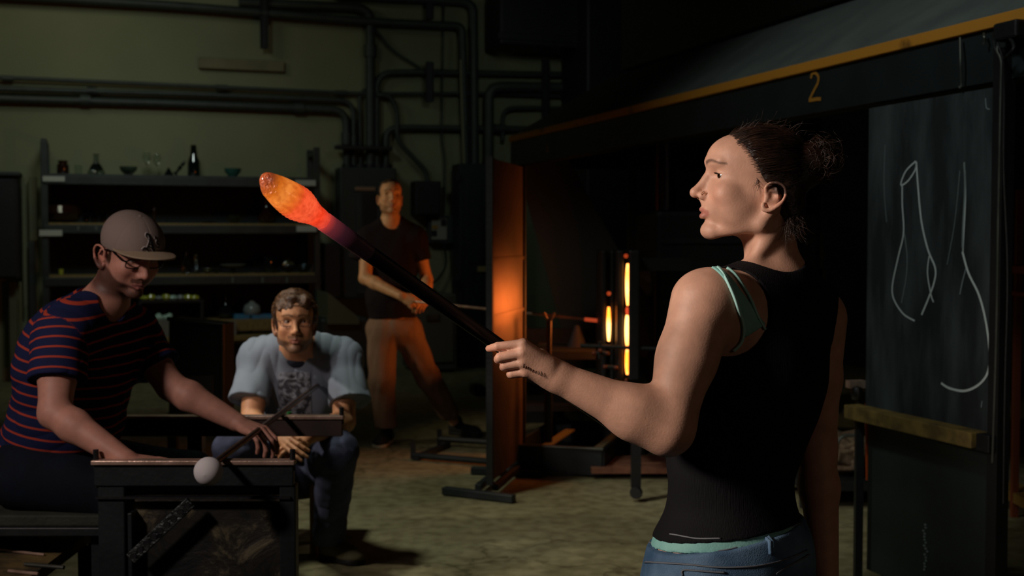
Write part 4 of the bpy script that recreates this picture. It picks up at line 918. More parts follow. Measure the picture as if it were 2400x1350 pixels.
# ================================================================== GLOWING GATHER ON THE BLOWPIPE
pn, ph_ = P(772, 528, 1.945), P(1152, 797, 2.238)
dP = unit(ph_ - pn)
gp = thing('blowpipe', ph_, 'long black blowpipe with a glowing orange gather, held by the woman', 'blowpipe')
MB().tube([pn, pn + dP * .10, ph_ + dP * .45], [.0148, .0142, .0122], 20).build('pipe_shaft', mat('black_blowpipe', '0d0b0c', .4, .5, col2='141010', scale=12), gp)
hot, nt, b = newmat('hot_pipe_end'); N, L = nt.nodes, nt.links
def axis_ramp(nt, b, o_, d_, stops, strength, noise_amt=.0, nscale=60, attr_col=None):
    N, L = nt.nodes, nt.links
    g = N.new('ShaderNodeNewGeometry'); s1 = N.new('ShaderNodeVectorMath'); s1.operation = 'SUBTRACT'; L.new(g.outputs['Position'], s1.inputs[0]); s1.inputs[1].default_value = tuple(o_)
    s2 = N.new('ShaderNodeVectorMath'); s2.operation = 'DOT_PRODUCT'; L.new(s1.outputs[0], s2.inputs[0]); s2.inputs[1].default_value = tuple(d_)
    n_ = N.new('ShaderNodeTexNoise'); n_.inputs['Scale'].default_value = nscale; n_.inputs['Detail'].default_value = 6; n_.inputs['Distortion'].default_value = 1.2; L.new(g.outputs['Position'], n_.inputs['Vector'])
    ma = N.new('ShaderNodeMath'); ma.operation = 'MULTIPLY_ADD'; L.new(n_.outputs['Fac'], ma.inputs[0]); ma.inputs[1].default_value = noise_amt; L.new(s2.outputs['Value'], ma.inputs[2])
    r = N.new('ShaderNodeValToRGB'); e = r.color_ramp.elements
    e[0].position = stops[0][0]; e[0].color = srgb(stops[0][1]); e[1].position = stops[-1][0]; e[1].color = srgb(stops[-1][1])
    for p_, c_ in stops[1:-1]: q = e.new(p_); q.color = srgb(c_)
    mr = N.new('ShaderNodeMapRange'); mr.inputs[1].default_value = 0; mr.inputs[2].default_value = .25; L.new(ma.outputs[0], mr.inputs[0]); L.new(mr.outputs[0], r.inputs[0])
    L.new(r.outputs[0], b.inputs['Emission Color']); b.inputs['Emission Strength'].default_value = strength
    return n_, r
gt = P(622, 424, 1.86); dG = unit(pn - gt); LG = np.linalg.norm(pn - gt)
b.inputs['Base Color'].default_value = (.05, .02, .02, 1); b.inputs['Roughness'].default_value = .3
k_ = 1 / .25
axis_ramp(nt, b, gt, dP, [(0, 'f04a20'), (LG * k_ * .90, 'a83430'), (LG * k_, '5c2228'), (LG * k_ + .09, '2c121a'), (LG * k_ + .2, '050203')], 1.0, 0.0)
MB().tube([pn - dP * .012, pn + dP * .02, pn + dP * .095], [.0162, .0158, .0146], 24).build('hot_end', hot, gp)
gl, nt, b = newmat('molten_glass'); b.inputs['Base Color'].default_value = (.35, .08, .02, 1); b.inputs['Roughness'].default_value = .08; b.inputs['Coat Weight'].default_value = 1.0; b.inputs['Coat Roughness'].default_value = .03
n_, r_ = axis_ramp(nt, b, gt, dG, [(.0, '6a2c1c'), (.03, '8c4018'), (.07, 'd06a1c'), (.13, 'f08a38'), (.19, 'ec7428'), (.235, 'e85a24'), (.25, 'fa5c30'), (.34, 'ff6038'), (.44, 'ff4422'), (.50, 'e84a34'), (.56, '9a3030'), (.62, '5a2028')], 1.0, .006, 55)
N, L = nt.nodes, nt.links
bp = N.new('ShaderNodeBump'); bp.inputs['Strength'].default_value = .8; bp.inputs['Distance'].default_value = .006
wv = N.new('ShaderNodeTexNoise'); wv.inputs['Scale'].default_value = 90; wv.inputs['Detail'].default_value = 5; wv.inputs['Distortion'].default_value = 2; g_ = N.new('ShaderNodeNewGeometry'); L.new(g_.outputs['Position'], wv.inputs['Vector']); L.new(wv.outputs['Fac'], bp.inputs['Height']); L.new(bp.outputs[0], b.inputs['Normal'])
# streaks: mottled darker veins on the frit-covered half
v1 = N.new('ShaderNodeTexNoise'); v1.inputs['Scale'].default_value = 120; v1.inputs['Detail'].default_value = 6; L.new(g_.outputs['Position'], v1.inputs['Vector'])
rr_ = N.new('ShaderNodeValToRGB'); rr_.color_ramp.elements[0].position = .35; rr_.color_ramp.elements[1].position = .6; rr_.color_ramp.elements[0].color = (.78, .66, .6, 1); rr_.color_ramp.elements[1].color = (1, 1, 1, 1); L.new(v1.outputs['Fac'], rr_.inputs[0])
mg = N.new('ShaderNodeMix'); mg.data_type = 'RGBA'; mg.blend_type = 'MULTIPLY'; mg.inputs[0].default_value = 1; L.new(r_.outputs[0], mg.inputs[6]); L.new(rr_.outputs[0], mg.inputs[7]); L.new(mg.outputs[2], b.inputs['Emission Color'])
sc_ = 1.88 / 2800
gops = []
ctr = [(626, 422, 17), (640, 437, 26), (662, 453, 33), (686, 469, 37), (704, 481, 35), (720, 492, 27), (738, 504, 20), (752, 513, 18), (772, 528, 19)]
for i in range(len(ctr) - 1):
    a_, b2_ = ctr[i], ctr[i + 1]; ta = 1.86 + (a_[0] - 622) / 150 * .085; tb2 = 1.86 + (b2_[0] - 622) / 150 * .085
    gops.append(('u', cap(P(a_[0], a_[1], ta), P(b2_[0], b2_[1], tb2), a_[2] * sc_, b2_[2] * sc_), .012))
def gdisp(p):
    s_ = (p - A3(gt)) @ A3(dG); w_ = np.exp(-((s_ - .050) / .05) ** 2)
    return (.0009 * wob(p, 190, 5) * w_ + .0007 * np.sin(s_ * 900 + 5 * wob(p, 40, 8)) * np.exp(-((s_ - .07) / .022) ** 2)).astype(np.float32)
sdf_obj('molten_gather', gops, .0014, gl, gp, disp=gdisp)
lg = bpy.data.lights.new('gather_glow', 'POINT'); lg.energy = .25; lg.color = (1, .35, .12); lg.shadow_soft_size = .03
# ------------------------------------------------------------------ heads and hands
def head_ops(f, s=0.0, cr=0.0, fem=False, ea=0.0, es=1.0, ears=(1, -1), nose=0.0, chin=0.0, wide=0.0, mouth=0.0):
    """s: shift of the face along F, cr: shift of the skull; local mm, ear at a=0"""
    o = []
    def u(pr, k=8): o.append(('u', pr, k * f.k))
    def sb(pr, k=4): o.append(('s', pr, k * f.k))
    W_ = wide
    u(f.e(30 + cr, 0, 60, 93, 70 + W_, 72)); u(f.e(24 + cr, 0, 10, 66, 62 + W_, 60), 20)
    u(f.e(78 + s, 0, 76, 53, 58 + W_, 46), 18)              # forehead
    u(f.e(84 + s, 0, 0, 50, 54 + W_, 66), 22)               # middle face
    for q in (1, -1):
        u(f.c((14 + cr * .5, q * (55 + W_), -22), (34 + s * .6, q * (47 + W_), -50), 15, 14), 16)
        u(f.c((34 + s * .6, q * (46 + W_), -52), (116 + s, q * 14, -66 + chin), 13, 13), 16)
        u(f.e(98 + s, q * (41 + W_ * .7), 6, 24, 20, 22), 16)         # cheekbone
        u(f.c((125 + s, q * 10, 71), (112 + s, q * 42, 69), 7, 6), 12)  # brow
    for q in (1, -1): u(f.e(72 + s * .8, q * (34 + W_), -24, 38, 25, 34), 18)
    u(f.e(112 + s, 0, -22, 26, 31, 30), 14)                 # muzzle
    u(f.e(127 + s + nose * .4, 0, 20, 15, 10, 22), 8)
    u(f.e(126 + s, 0, -64 + chin, 17, 20, 16), 14)          # chin
    # nose
    u(f.c((119 + s, 0, 62), (130 + s, 0, 40), 7.5, 7), 9)
    u(f.c((130 + s, 0, 40), (150 + s + nose, 0, 12), 7, 9), 7)
    u(sph(f.p(150.5 + s + nose, 0, 10), 10 * f.k), 5)
    for q in (1, -1): u(f.e(137 + s + nose * .6, q * 11.5, 4, 11, 7.5, 8.5), 5)
    u(f.c((140 + s, 0, -2), (136 + s, 0, -12), 6, 5), 6)
    # sockets
    for q in (1, -1):
        sb(f.e(124 + s, q * 31, 42, 13, 15, 11), 13)
        o.append(('u', sph(f.p(104 + s, q * 31, 42), 13.6 * f.k), 3 * f.k))
        sb(f.e(118 + s, q * 33, 41.5, 14, 13.8, 4.9), 1.2)
    for q in (1, -1): sb(f.e(142 + s + nose * .7, q * 6.0, -4.0, 5.0, 2.4, 4.0), 1.5)
    # lips
    m_ = mouth
    u(f.c((140.6 + s, 0, -22.5), (134 + s, 14, -24.5), 4.2, 3.6), 4); u(f.c((140.6 + s, 0, -22.5), (134 + s, -14, -24.5), 4.2, 3.6), 4)
    u(f.c((134 + s, 14, -25), (124 + s, 24, -29), 3.6, 2.5), 4); u(f.c((134 + s, -14, -25), (124 + s, -24, -29), 3.6, 2.5), 4)
    u(f.c((138.5 + s, 7, -35.5), (127 + s, 20, -31.5), 5.0, 3), 4); u(f.c((138.5 + s, -7, -35.5), (127 + s, -20, -31.5), 5.0, 3), 4)
    u(f.c((139 + s, 7, -35.5), (139 + s, -7, -35.5), 5.0), 3)
    sb(f.c((151 + s, 0, -28.5 + m_), (138 + s, 18, -28.5), 1.3, 1.1), 1.8); sb(f.c((151 + s, 0, -28.5 + m_), (138 + s, -18, -28.5), 1.3, 1.1), 1.8)
    sb(f.c((138 + s, 18, -28.5), (128 + s, 27, -30), 1.1, .7), 1.6); sb(f.c((138 + s, -18, -28.5), (128 + s, -27, -30), 1.1, .7), 1.6)
    # ears
    for q in ears:
        y0 = 66 + W_
        def e3(a, b, l=0): return (ea + a * es, q * (y0 + l * es), b * es)
        u(f.e(-2 * es + ea, q * (y0 + 2), 0, 20 * es, 4.5, 26 * es), 5)
        rim = [(14, 8, 1), (15, 21, 4), (5, 30, 8), (-11, 30, 12), (-24, 21, 14), (-27, 5, 14), (-21, -10, 12), (-8, -22, 9), (6, -30, 5), (19, -28, 2), (20, -16, 1)]
        rim = [tuple(v_) for v_ in spline(rim, 3)]
        for i in range(len(rim) - 1):
            a1, b1, l1 = rim[i]; a2, b2, l2 = rim[i + 1]
            r1 = (3.1 if i < 19 else 4.6) * es
            u(f.c(e3(a1, b1, l1 + 3), e3(a2, b2, l2 + 3), r1, r1), 2.2)
        sb(f.e(ea, q * (y0 + 9), 3, 8.5 * es, 7, 11.5 * es), 3)
        sb(f.e(ea - 12 * es, q * (y0 + 15), 14 * es, 6 * es, 5, 11 * es), 3)
        u(f.c(e3(-13, -2, 8), e3(-9, 18, 8), 2.6), 2.5)
        u(f.c(e3(13, -4, 4), e3(14, -9, 4), 4.0), 3)
    return o
def paint(loc, base, lips=None, brow=None, beard=None, s=0.0, beardf=None, hairf=None, hair=None, ear=None, blush=0.3):
    a, l, b = loc[:, 0] - s, np.abs(loc[:, 1]), loc[:, 2]
    C = np.repeat(np.array([base]), len(loc), 0)
    def mix(c, m): return C * (1 - m[:, None]) + np.array([c]) * m[:, None]
    hd = (np.abs(b) < 150) & (np.abs(a) < 200)
    red = np.array(base) * np.array([1.06, .80, .78])
    m = np.exp(-(((a - 110) / 24) ** 2 + ((l - 38) / 20) ** 2 + ((b - 2) / 22) ** 2)) * blush * 1.6
    m += np.exp(-(((a - 156) / 14) ** 2 + (l / 14) ** 2 + ((b - 8) / 12) ** 2)) * blush
    m += np.exp(-(((a + 5 + s) / 24) ** 2 + ((l - 80) / 14) ** 2 + ((b) / 34) ** 2)) * blush * 1.8
    C = mix(red, np.clip(m, 0, 1) * hd)
    if lips is not None:
        dl = np.maximum(np.abs(b + 29 + l * .02) - (11.0 - (l / 26.0) ** 2 * 8), l - 24) ; m = sstep(-dl, -1.0, 2.0) * (a > 122) * (a < 155)
        C = mix(lips, m * .85)
    if brow is not None:
        bb = 65 + 5 * np.sin(np.clip((l - 8) / 44, 0, 1) * 3.6) ; m = sstep(-(np.abs(b - bb - 2) - (5.0 - (l / 54) * 3)), -1.5, 2) * (l > 9) * (l < 54) * (a > 85)
        C = mix(brow, m * .8)
    if beard is not None:
        line = -8 - .22 * (a - 15)
        m = sstep(line - b, -4, 9) * (a > 5) * sstep(b, -112, -88)
        m *= 1 - sstep(l, 28, 30) * sstep(b, -22, -8) * 0.3
        mou = (l < 30) * sstep(b, -25, -20) * (b < -8) * (a > 120)
        m = np.maximum(m * (1 - (b > -24) * (l < 33) * (a > 105)), mou * .85)
        lp = sstep(-(np.maximum(np.abs(b + 29) - 8, l - 22)), -2, 2) * (a > 120); m = m * (1 - lp)
        m = m * (1 - .55 * np.exp(-((b + 46) / 5) ** 2) * (l > 9) * (a > 120))
        C = mix(beard, np.clip(m * beardf, 0, 1) * hd)
    if hairf is not None: C = mix(hair, np.clip(hairf(a + s, loc[:, 1], b), 0, 1))
    return C
def hand_ops(wr, fd, nb, thumb, s=1.0, curl=(0.5, 0.6, 0.7, 0.8), c2=None, tspread=0.7, tcurl=0.3, fan=0.06, mir=1):
    """wr wrist, fd direction to the fingers, nb back-of-hand normal, thumb: +1/-1 side along cross(fd, nb)"""
    fd = unit(fd); nb = unit(np.array(nb) - fd * np.dot(nb, fd)); sd = np.cross(fd, nb) * thumb
    mm = 0.001 * s; o = []
    wr = np.asarray(wr, dtype=float)
    offs = (27, 9, -9, -25); ml = (90, 93, 87, 80); L3 = ((44, 26, 21), (49, 30, 22), (45, 28, 21), (35, 21, 19)); rr = (8.6, 8.8, 8.4, 7.4)
    kn = []
    for i in range(4):
        k_ = wr + fd * ml[i] * mm + sd * offs[i] * mm - nb * (3 if i in (0, 3) else 0) * mm
        kn.append(k_)
        o.append(('u', cap(wr + sd * offs[i] * .55 * mm + fd * 10 * mm, k_ - nb * 3 * mm, 13.5 * mm, 10.5 * mm), 9 * mm))
    o.append(('u', cap(wr - fd * 8 * mm, wr + fd * 14 * mm, 23 * mm, 21 * mm), 10 * mm))
    pal = wr + fd * 50 * mm - nb * 9 * mm
    M = np.stack([fd, sd, nb]); o.append(('u', ell(pal, np.array([42, 33, 13]) * mm, M), 8 * mm))
    for i in range(4):
        c1 = curl[i]; cc = (c2[i] if c2 else c1 * 1.15)
        d0 = unit(fd + sd * fan * (1.5 - i)); p = kn[i]; ang = c1
        fo = []
        for j in range(3):
            dr = d0 * math.cos(ang) - nb * math.sin(ang)
            q = p + dr * L3[i][j] * mm
            r1 = rr[i] * (1.0 - .08 * j) * mm; r2 = rr[i] * (.93 - .08 * j) * mm
            fo.append(('u', cap(p, q, r1, r2), 2.5 * mm)); p = q; ang += cc * (1.0 if j == 0 else .7)
        o.append(('u', grp(fo), 3.0 * mm))
    tb = wr + fd * 22 * mm + sd * 24 * mm - nb * 8 * mm
    d = unit(fd * .75 + sd * tspread - nb * .35)
    p1 = tb + d * 42 * mm; d2 = unit(d + fd * tcurl - sd * tcurl * .6 - nb * tcurl * .5); p2 = p1 + d2 * 32 * mm; d3 = unit(d2 + fd * tcurl - sd * tcurl * .5); p3 = p2 + d3 * 24 * mm
    o.append(('u', cap(wr + fd * 8 * mm + sd * 12 * mm - nb * 4 * mm, p1, 15 * mm, 12 * mm), 8 * mm))
    o.append(('u', grp([('u', cap(p1, p2, 11 * mm, 9.8 * mm), 0), ('u', cap(p2, p3, 9.6 * mm, 7.8 * mm), 3 * mm)]), 4 * mm))
    return o
def arm_ops(sh, el, wr, rs, ru, re, rf, rw, k=0.02):
    sh, el, wr = [np.asarray(x, dtype=float) for x in (sh, el, wr)]
    m1 = sh + (el - sh) * .45; m2 = el + (wr - el) * .28
    return [('u', cap(sh, m1, rs, ru), k), ('u', cap(m1, el, ru, re), k), ('u', cap(el, m2, re * .98, rf), k), ('u', cap(m2, wr, rf, rw), k)]
SKIN = srgb('cc9c84')[:3]
M_skin = attr_skin('skin_of_woman'); M_skin2 = attr_skin('skin_of_capped_man'); M_skin3 = attr_skin('skin_of_seated_man'); M_skin4 = attr_skin('skin_of_standing_man')
def eyes(f, par, s, col, rr=11.8, look=(1, 0, 0)):
    for q in (1, -1):
        c = f.p(104 + s, q * 31, 42)
        d = unit(f.F * look[0] + f.L * look[1] + f.U * look[2])
        MB().lathe(c, [(rr * f.k * math.sin(t), -rr * f.k * math.cos(t)) for t in np.linspace(0.01, math.pi - .45, 14)] , 24, d).build('eye', M_white, par)
        iris = MB().lathe(c, [(rr * 1.004 * f.k * math.sin(t), rr * 1.004 * f.k * math.cos(t)) for t in np.linspace(.48, .2, 4)], 24, d).build('iris', col, par)
        MB().lathe(c, [(rr * 1.006 * f.k * math.sin(t), rr * 1.008 * f.k * math.cos(t)) for t in np.linspace(.21, .0, 4)], 20, d).build('pupil', M_pupil, par)
M_white = mat('eye_white', 'b4a69c', .15, spec=.6); M_pupil = mat('pupil', '050505', .05, spec=.8)
M_iris_brown = mat('iris_brown', '3a2212', .15); M_iris_grey = mat('iris_grey', '5a6a70', .15)
M_gold = mat('jewellery', 'd8b890', .2, 1.0)
M_blackframe = mat('spectacle_frame', '0a0a0c', .25)
def strand_mesh(paths, r, seg=3):
    V = []; Fc = []
    for pts in paths:
        n = len(pts); base = len(V); pts = np.asarray(pts)
        t = np.gradient(pts, axis=0); t /= (np.linalg.norm(t, axis=1)[:, None] + 1e-9)
        ref = np.array([.3, .5, .8]); a = np.cross(t, ref); a /= np.linalg.norm(a, axis=1)[:, None]; b = np.cross(t, a)
        for i in range(n):
            rr = r * (1 - .75 * (i / (n - 1)) ** 2)
            for k in range(seg):
                an = 2 * math.pi * k / seg; V.append(pts[i] + (a[i] * math.cos(an) + b[i] * math.sin(an)) * rr)
        for i in range(n - 1):
            for k in range(seg):
                x, y = base + i * seg + k, base + i * seg + (k + 1) % seg; Fc.append((x, y, y + seg, x + seg))
    return np.array(V), np.array(Fc, dtype=np.int32)

# ================================================================== WOMAN
DW = 2.36
WF = Frame(P(1812, 464, DW), (-1, 0, 0))
wh = head_ops(WF, 0, 0, fem=True, nose=3.5, ea=17, es=.86)
TF = Frame(P(1790, 850, 2.37), (-.57, .82, 0))      # torso frame: F forward (away, left), L her left
def tf(u_, v_, d): return P(u_, v_, d)
shL, elL, wrL = P(1648, 708, 2.26), P(1563, 1003, 2.20), P(1294, 877, 2.19)
shR, elR, wrR = P(1922, 752, 2.50), P(1914, 1050, 2.52), P(1936, 1385, 2.46)
wt = [('u', TF.e(0, 0, 0, 98, 142, 200), .03),
      ('u', cap(P(1690, 716, 2.29), P(1898, 742, 2.46), .058, .056), .05),
      ('u', cap(P(1822, 668, 2.38), P(1700, 700, 2.29), .05, .042), .035),
      ('u', cap(P(1835, 668, 2.39), P(1925, 728, 2.48), .05, .042), .035),
      ('u', ell(P(1716, 1070, 2.36), [.138, .10, .17], TF.M[[1, 0, 2]]), .05),
      ('u', ell(P(1712, 1330, 2.36), [.178, .135, .17], TF.M[[1, 0, 2]]), .05)]
wneck = [('u', cap(P(1800, 545, 2.375), P(1822, 690, 2.39), .051, .056), .03),
         ('u', cap(P(1822, 528, 2.33), P(1757, 622, 2.33), .012, .013), .022)]
warmL = arm_ops(shL, elL, wrL, .060, .053, .047, .047, .0265, .03)
warmL[0] = ('u', cap(shL, shL + (elL - shL) * .45, .062, .052), .045)
warmR = arm_ops(shR, elR, wrR, .055, .046, .040, .040, .026, .02)
# left hand: index along the pipe, three fingers curled
hk = lambda u_, v_, d: P(u_, v_, d)
MMW = .001
handL = [('u', cap(P(1302, 881, 2.19), P(1272, 864, 2.188), .0255, .025), .02)]
kns = [(1226, 806, 2.165), (1224, 828, 2.160), (1226, 850, 2.163), (1232, 872, 2.17)]
base = [(1282, 852, 2.18), (1284, 862, 2.175), (1284, 872, 2.18), (1284, 882, 2.185)]
for (a, b) in zip(base, kns): handL.append(('u', cap(P(*a), P(*b), .0155, .0105), .010))
handL.append(('u', cap(P(1270, 862, 2.185), P(1240, 846, 2.185), .022, .022), .012))
fing = [[(1226, 806, 2.165), (1166, 812, 2.17), (1146, 817, 2.19)],
        [(1224, 828, 2.160), (1172, 838, 2.165), (1168, 842, 2.195), (1186, 838, 2.215)],
        [(1226, 850, 2.163), (1184, 857, 2.170), (1181, 860, 2.198), (1198, 856, 2.217)],
        [(1232, 872, 2.17), (1200, 876, 2.175), (1197, 877, 2.198), (1212, 872, 2.214)]]
fr = [(.0092, .0080, .0066), (.0094, .0092, .0085, .007), (.0092, .009, .0082, .007), (.0088, .0086, .008, .0066)]
for pts, rs in zip(fing, fr):
    g_ = [('u', cap(P(*pts[i]), P(*pts[i + 1]), rs[i], rs[i + 1]), .0015) for i in range(len(pts) - 1)]
    handL.append(('u', grp(g_), .0028))
tg = [('u', cap(P(1268, 836, 2.20), P(1215, 822, 2.238), .015, .0115), 0), ('u', cap(P(1215, 822, 2.238), P(1172, 814, 2.243), .0108, .0092), .003)]
handL.append(('u', grp(tg), .006))
handR = hand_ops(wrR, P(1945, 1470, 2.42) - wrR, (-.6, -.8, 0), -1, .92, (.35, .4, .5, .6))
wbody_ops = wh + [('u', q[1], q[2]) for q in wneck] + wt + warmL + handL + warmR + handR
# head sockets etc. come first so that later unions do not refill them
def wdisp(p): return np.zeros(len(p), dtype=np.float32)
def wcol(V):
    loc = WF.loc(V)
    C = paint(loc, SKIN, lips=srgb('b06a5c')[:3], brow=srgb('4a342a')[:3], blush=.3, hair=srgb('2c1a12')[:3], hairf=lambda a, l, b: sstep(46 + .575 * (b - 56) - a + 2.5 * np.sin(b * .9) + 2 * np.sin(b * .37 + 1), -7, 9) * (b > 4) * (b < 160) * .92)
    hx = V - P(1150, 830, 2.19)
    m = np.exp(-(np.linalg.norm(hx, axis=1) / .045) ** 2) * .5
    C = C * (1 - m[:, None]) + np.array(SKIN) * np.array([1.05, .82, .78]) * m[:, None]
    # small ink marks at the wrist
    return C
woman = thing('person', (P(1715, 1300, 2.37)[0], 2.37, 0), 'woman in black tank top holding the glowing pipe, in profile', 'person')
sdf_obj('body', wbody_ops, .0026, M_skin, woman, colf=wcol)
eyes(WF, woman, 0, M_iris_brown, look=(1, .55, .02))
# clothes
M_tank = mat('black_rib_cotton', '17151a', .85, col2='100e12', scale=3, bump=.25, bscale=380, stretch=(1, 1, .08), spec=.2)
M_teal = mat('teal_cotton', '8fc4bd', .8, col2='7ab3ae', scale=14, bump=.15, bscale=200, spec=.2)
def denim(name, c1, c2):
    return mat(name, c1, .85, col2=c2, scale=9, bump=.3, bscale=420, spec=.2)
M_jean = denim('washed_blue_denim', '3c5876', '6d8aa6')
def tdisp(p):
    q = (p - A3(P(1600, 1150, 2.3)))
    return (.0022 * wob(p * A3([1, 1, 2.2]), 34, 3) * (1 / (1 + np.exp(-(1.25 - p[:, 2]) * 18)))).astype(np.float32)
hemc = P(1700, 1246, 2.3)
hem_n = (.02, 0, -1)
tank_ops = [('u', grp(wt, -.0085), 0), ('i', pl(P(1620, 1262, 2.28), (.10, -.05, -1)), .003),
            ('s', cap(P(1702, 731, 2.08), P(1702, 731, 2.31), .084), .004), ('s', sph(P(2006, 760, 2.45), .072), .004),
            ('s', ell(P(1810, 575, 2.36), [.077, .085, .064]), .004)]
sdf_obj('tank_top', tank_ops, .003, M_tank, woman, disp=tdisp)
camis = [('u', grp(wt, -.0055), 0), ('i', pl(P(1620, 1284, 2.28), (.085, -.05, -1)), .002), ('i', pl(P(1620, 1240, 2.28), (0, 0, 1)), 0)]
sdf_obj('camisole_hem', camis, .004, M_teal, woman)
# camisole straps lying on the skin
def strap(uvs, wid, off, m, name, par, ops, nrm=None):
    pts = [march(u_, v_, ops) for (u_, v_) in uvs]; pts = [p for p in pts if p is not None]
    V = []; Fc = []
    sp = [np.array(q) for q in spline(pts, 6)]
    ws = np.interp(np.linspace(0, 1, len(sp)), np.linspace(0, 1, len(wid)), wid)
    e = .002
    rows = []
    for i, p in enumerate(sp):
        p32 = A3(p)[None]
        n = np.array([float(ev(ops, p32 + A3([e * (j == 0), e * (j == 1), e * (j == 2)]))[0] - ev(ops, p32)[0]) for j in range(3)]); n = unit(n)
        t = unit(sp[min(i + 1, len(sp) - 1)] - sp[max(i - 1, 0)]); sd = unit(np.cross(t, n))
        row = []
        for k in np.linspace(-1, 1, 7):
            q = p + sd * k * ws[i] / 2
            for _ in range(3): q = q - n * float(ev(ops, A3(q)[None])[0])
            edge = 1.0 if abs(k) < .99 else .35
            row.append(q + n * off * edge * (1.25 if .5 < abs(k) < .9 else 1.0))
        rows.append(row)
    for r_ in rows: V += r_
    for i in range(len(rows) - 1):
        for k in range(6): a = i * 7 + k; Fc.append((a, a + 1, a + 8, a + 7))
    o = mesh_obj(name, V, Fc, m, par, True)
    sm_ = o.modifiers.new('s', 'SOLIDIFY'); sm_.thickness = .0012; sm_.offset = 0
    return o
skin_ops = wt + warmL + [('u', q[1], q[2]) for q in wneck]
strap([(1673, 628), (1698, 646), (1728, 690), (1752, 740), (1768, 776)], (.012, .018, .026, .040, .052), .003, M_teal, 'camisole_strap', woman, skin_ops)
strap([(1681, 630), (1706, 668), (1727, 720), (1740, 770), (1737, 800), (1718, 822)], (.005, .005, .005, .005, .005, .005), .0052, mat('teal_edging', 'a8d8d0', .7), 'strap_edging', woman, skin_ops)
strap([(1703, 632), (1738, 672), (1765, 722), (1792, 772)], (.004, .004, .004, .004), .005, mat('teal_seam', '9dd0c8', .7), 'strap_edging', woman, skin_ops)
tank_surf = tank_ops
strap([(1526, 1238), (1570, 1252), (1630, 1262), (1690, 1262)], (.0022, .0022, .0022), .0015, mat('pale_stitching', '6f7478', .8), 'hem_stitching', woman, tank_surf[:2])
# jeans
jn = [('u', grp([wt[4], wt[5]], -.012), 0), ('u', cap(P(1625, 1420, 2.32), P(1600, 1900, 2.30), .105, .085), .04), ('u', cap(P(1800, 1420, 2.42), P(1800, 1900, 2.45), .105, .085), .04),
      ('i', pl(P(1700, 1262, 2.3), (-.16, 0, 1)), .003), ('i', pl((0, 0, .02), (0, 0, -1)), 0)]
def jdisp(p): return (.002 * wob(p, 40, 5) + .0012 * wob(p, 90, 6)).astype(np.float32)
sdf_obj('jeans', jn, .004, M_jean, woman, disp=jdisp)
M_thread = mat('denim_thread', '6a6f78', .8)
for name, uv, wd in (('waist_seam', [(1512, 1318), (1600, 1322), (1700, 1330), (1800, 1322), (1890, 1290)], .0025), ('waistband_edge', [(1522, 1272), (1600, 1292), (1700, 1290), (1790, 1262), (1880, 1228)], .003),
                     ('pocket_seam', [(1818, 1345), (1850, 1325), (1895, 1300)], .0025), ('pocket_seam', [(1600, 1349), (1602, 1336), (1640, 1338), (1700, 1342)], .0025)):
    try: strap(uv, (wd, wd), .002, M_thread, name, woman, jn)
    except Exception: pass
strap([(1786, 1238), (1797, 1262), (1806, 1300)], (.012, .012), .006, M_jean, 'belt_loop', woman, jn)
for sx in (-.115, .14):                                # shoes, below the frame
    MB().box((woman.location.x + sx, 2.30, .045), (.09, .25, .085), bev=.03).build('shoe', mat('worn_shoe_%d' % (sx > 0), '181818', .7), woman)
# hair
M_hair = mat('dark_brown_hair', '1a0f0b', .42, col2='2a170e', scale=30, spec=.5, bump=.3, bscale=300, stretch=(.3, 1, 1))
def hdisp(p): return (.003 * wob(p, 110, 1) + .0015 * wob(p, 260, 2)).astype(np.float32)
hair_ops = [('u', WF.e(28, 0, 60, 98, 76, 79), 0), ('u', WF.e(-12, 0, 0, 48, 62, 60), .02), ('u', WF.e(-28, 0, -40, 32, 48, 36), .02),
            ('u', WF.e(-70, 4, 68, 44, 46, 44), .03),
            ('s', rbox(WF.p(96, 0, -60), np.array([80, 200, 62]) * .001, WF.M, 0), .006),
            ('i', pl(WF.p(48, 0, 56), WF.F * .87 - WF.U * .50), .022),
            ('s', WF.e(17, 84, -4, 19, 26, 26), .006), ('s', WF.e(17, -84, -4, 19, 26, 26), .006), ('s', WF.c((44, 60, -36), (14, 64, -58), 20, 18), .006)]
sdf_obj('hair', hair_ops, .003, M_hair, woman, disp=hdisp)
rs = np.random.RandomState(7)
paths = []
bun = np.array([-78., 6., 78.])
while len(paths) < 2100:                               # strands combed back to the knot
    d = rs.randn(3); d /= np.linalg.norm(d)
    st = np.array([28, 0, 60]) + d * np.array([98, 76, 79])
    if st[1] < -40: continue
    lim = 50 + .575 * (st[2] - 56) + 3 * rs.rand()
    if st[2] < -5 or st[0] > lim + 4: continue
    if rs.rand() < .55 and st[0] < lim - 26: continue
    if st[2] < 44 and st[0] > 0: continue
    pts = []
    v0 = (st - [28, 0, 60]) / [98, 76, 79]; v1 = (bun - [28, 0, 60]) / [98, 76, 79]; v1 /= np.linalg.norm(v1)
    om = math.acos(max(-1, min(1, v0 @ v1))); ph = rs.rand(3) * 6.28; amp = rs.rand() * 3 + .6
    lift = rs.rand() * 4 - 1 + (6 if rs.rand() < .08 else 0); tm = .35 + .55 * rs.rand()
    for t in np.linspace(0, tm, 12):
        v = (math.sin((1 - t) * om) * v0 + math.sin(t * om) * v1) / max(math.sin(om), 1e-3)
        q = np.array([28, 0, 60]) + v * (np.array([98, 76, 79]) + lift * math.sin(math.pi * t / tm) + 1.5)
        q = q + amp * t * np.sin(ph + t * 14)
        pts.append(WF.p(*q))
    paths.append(pts)
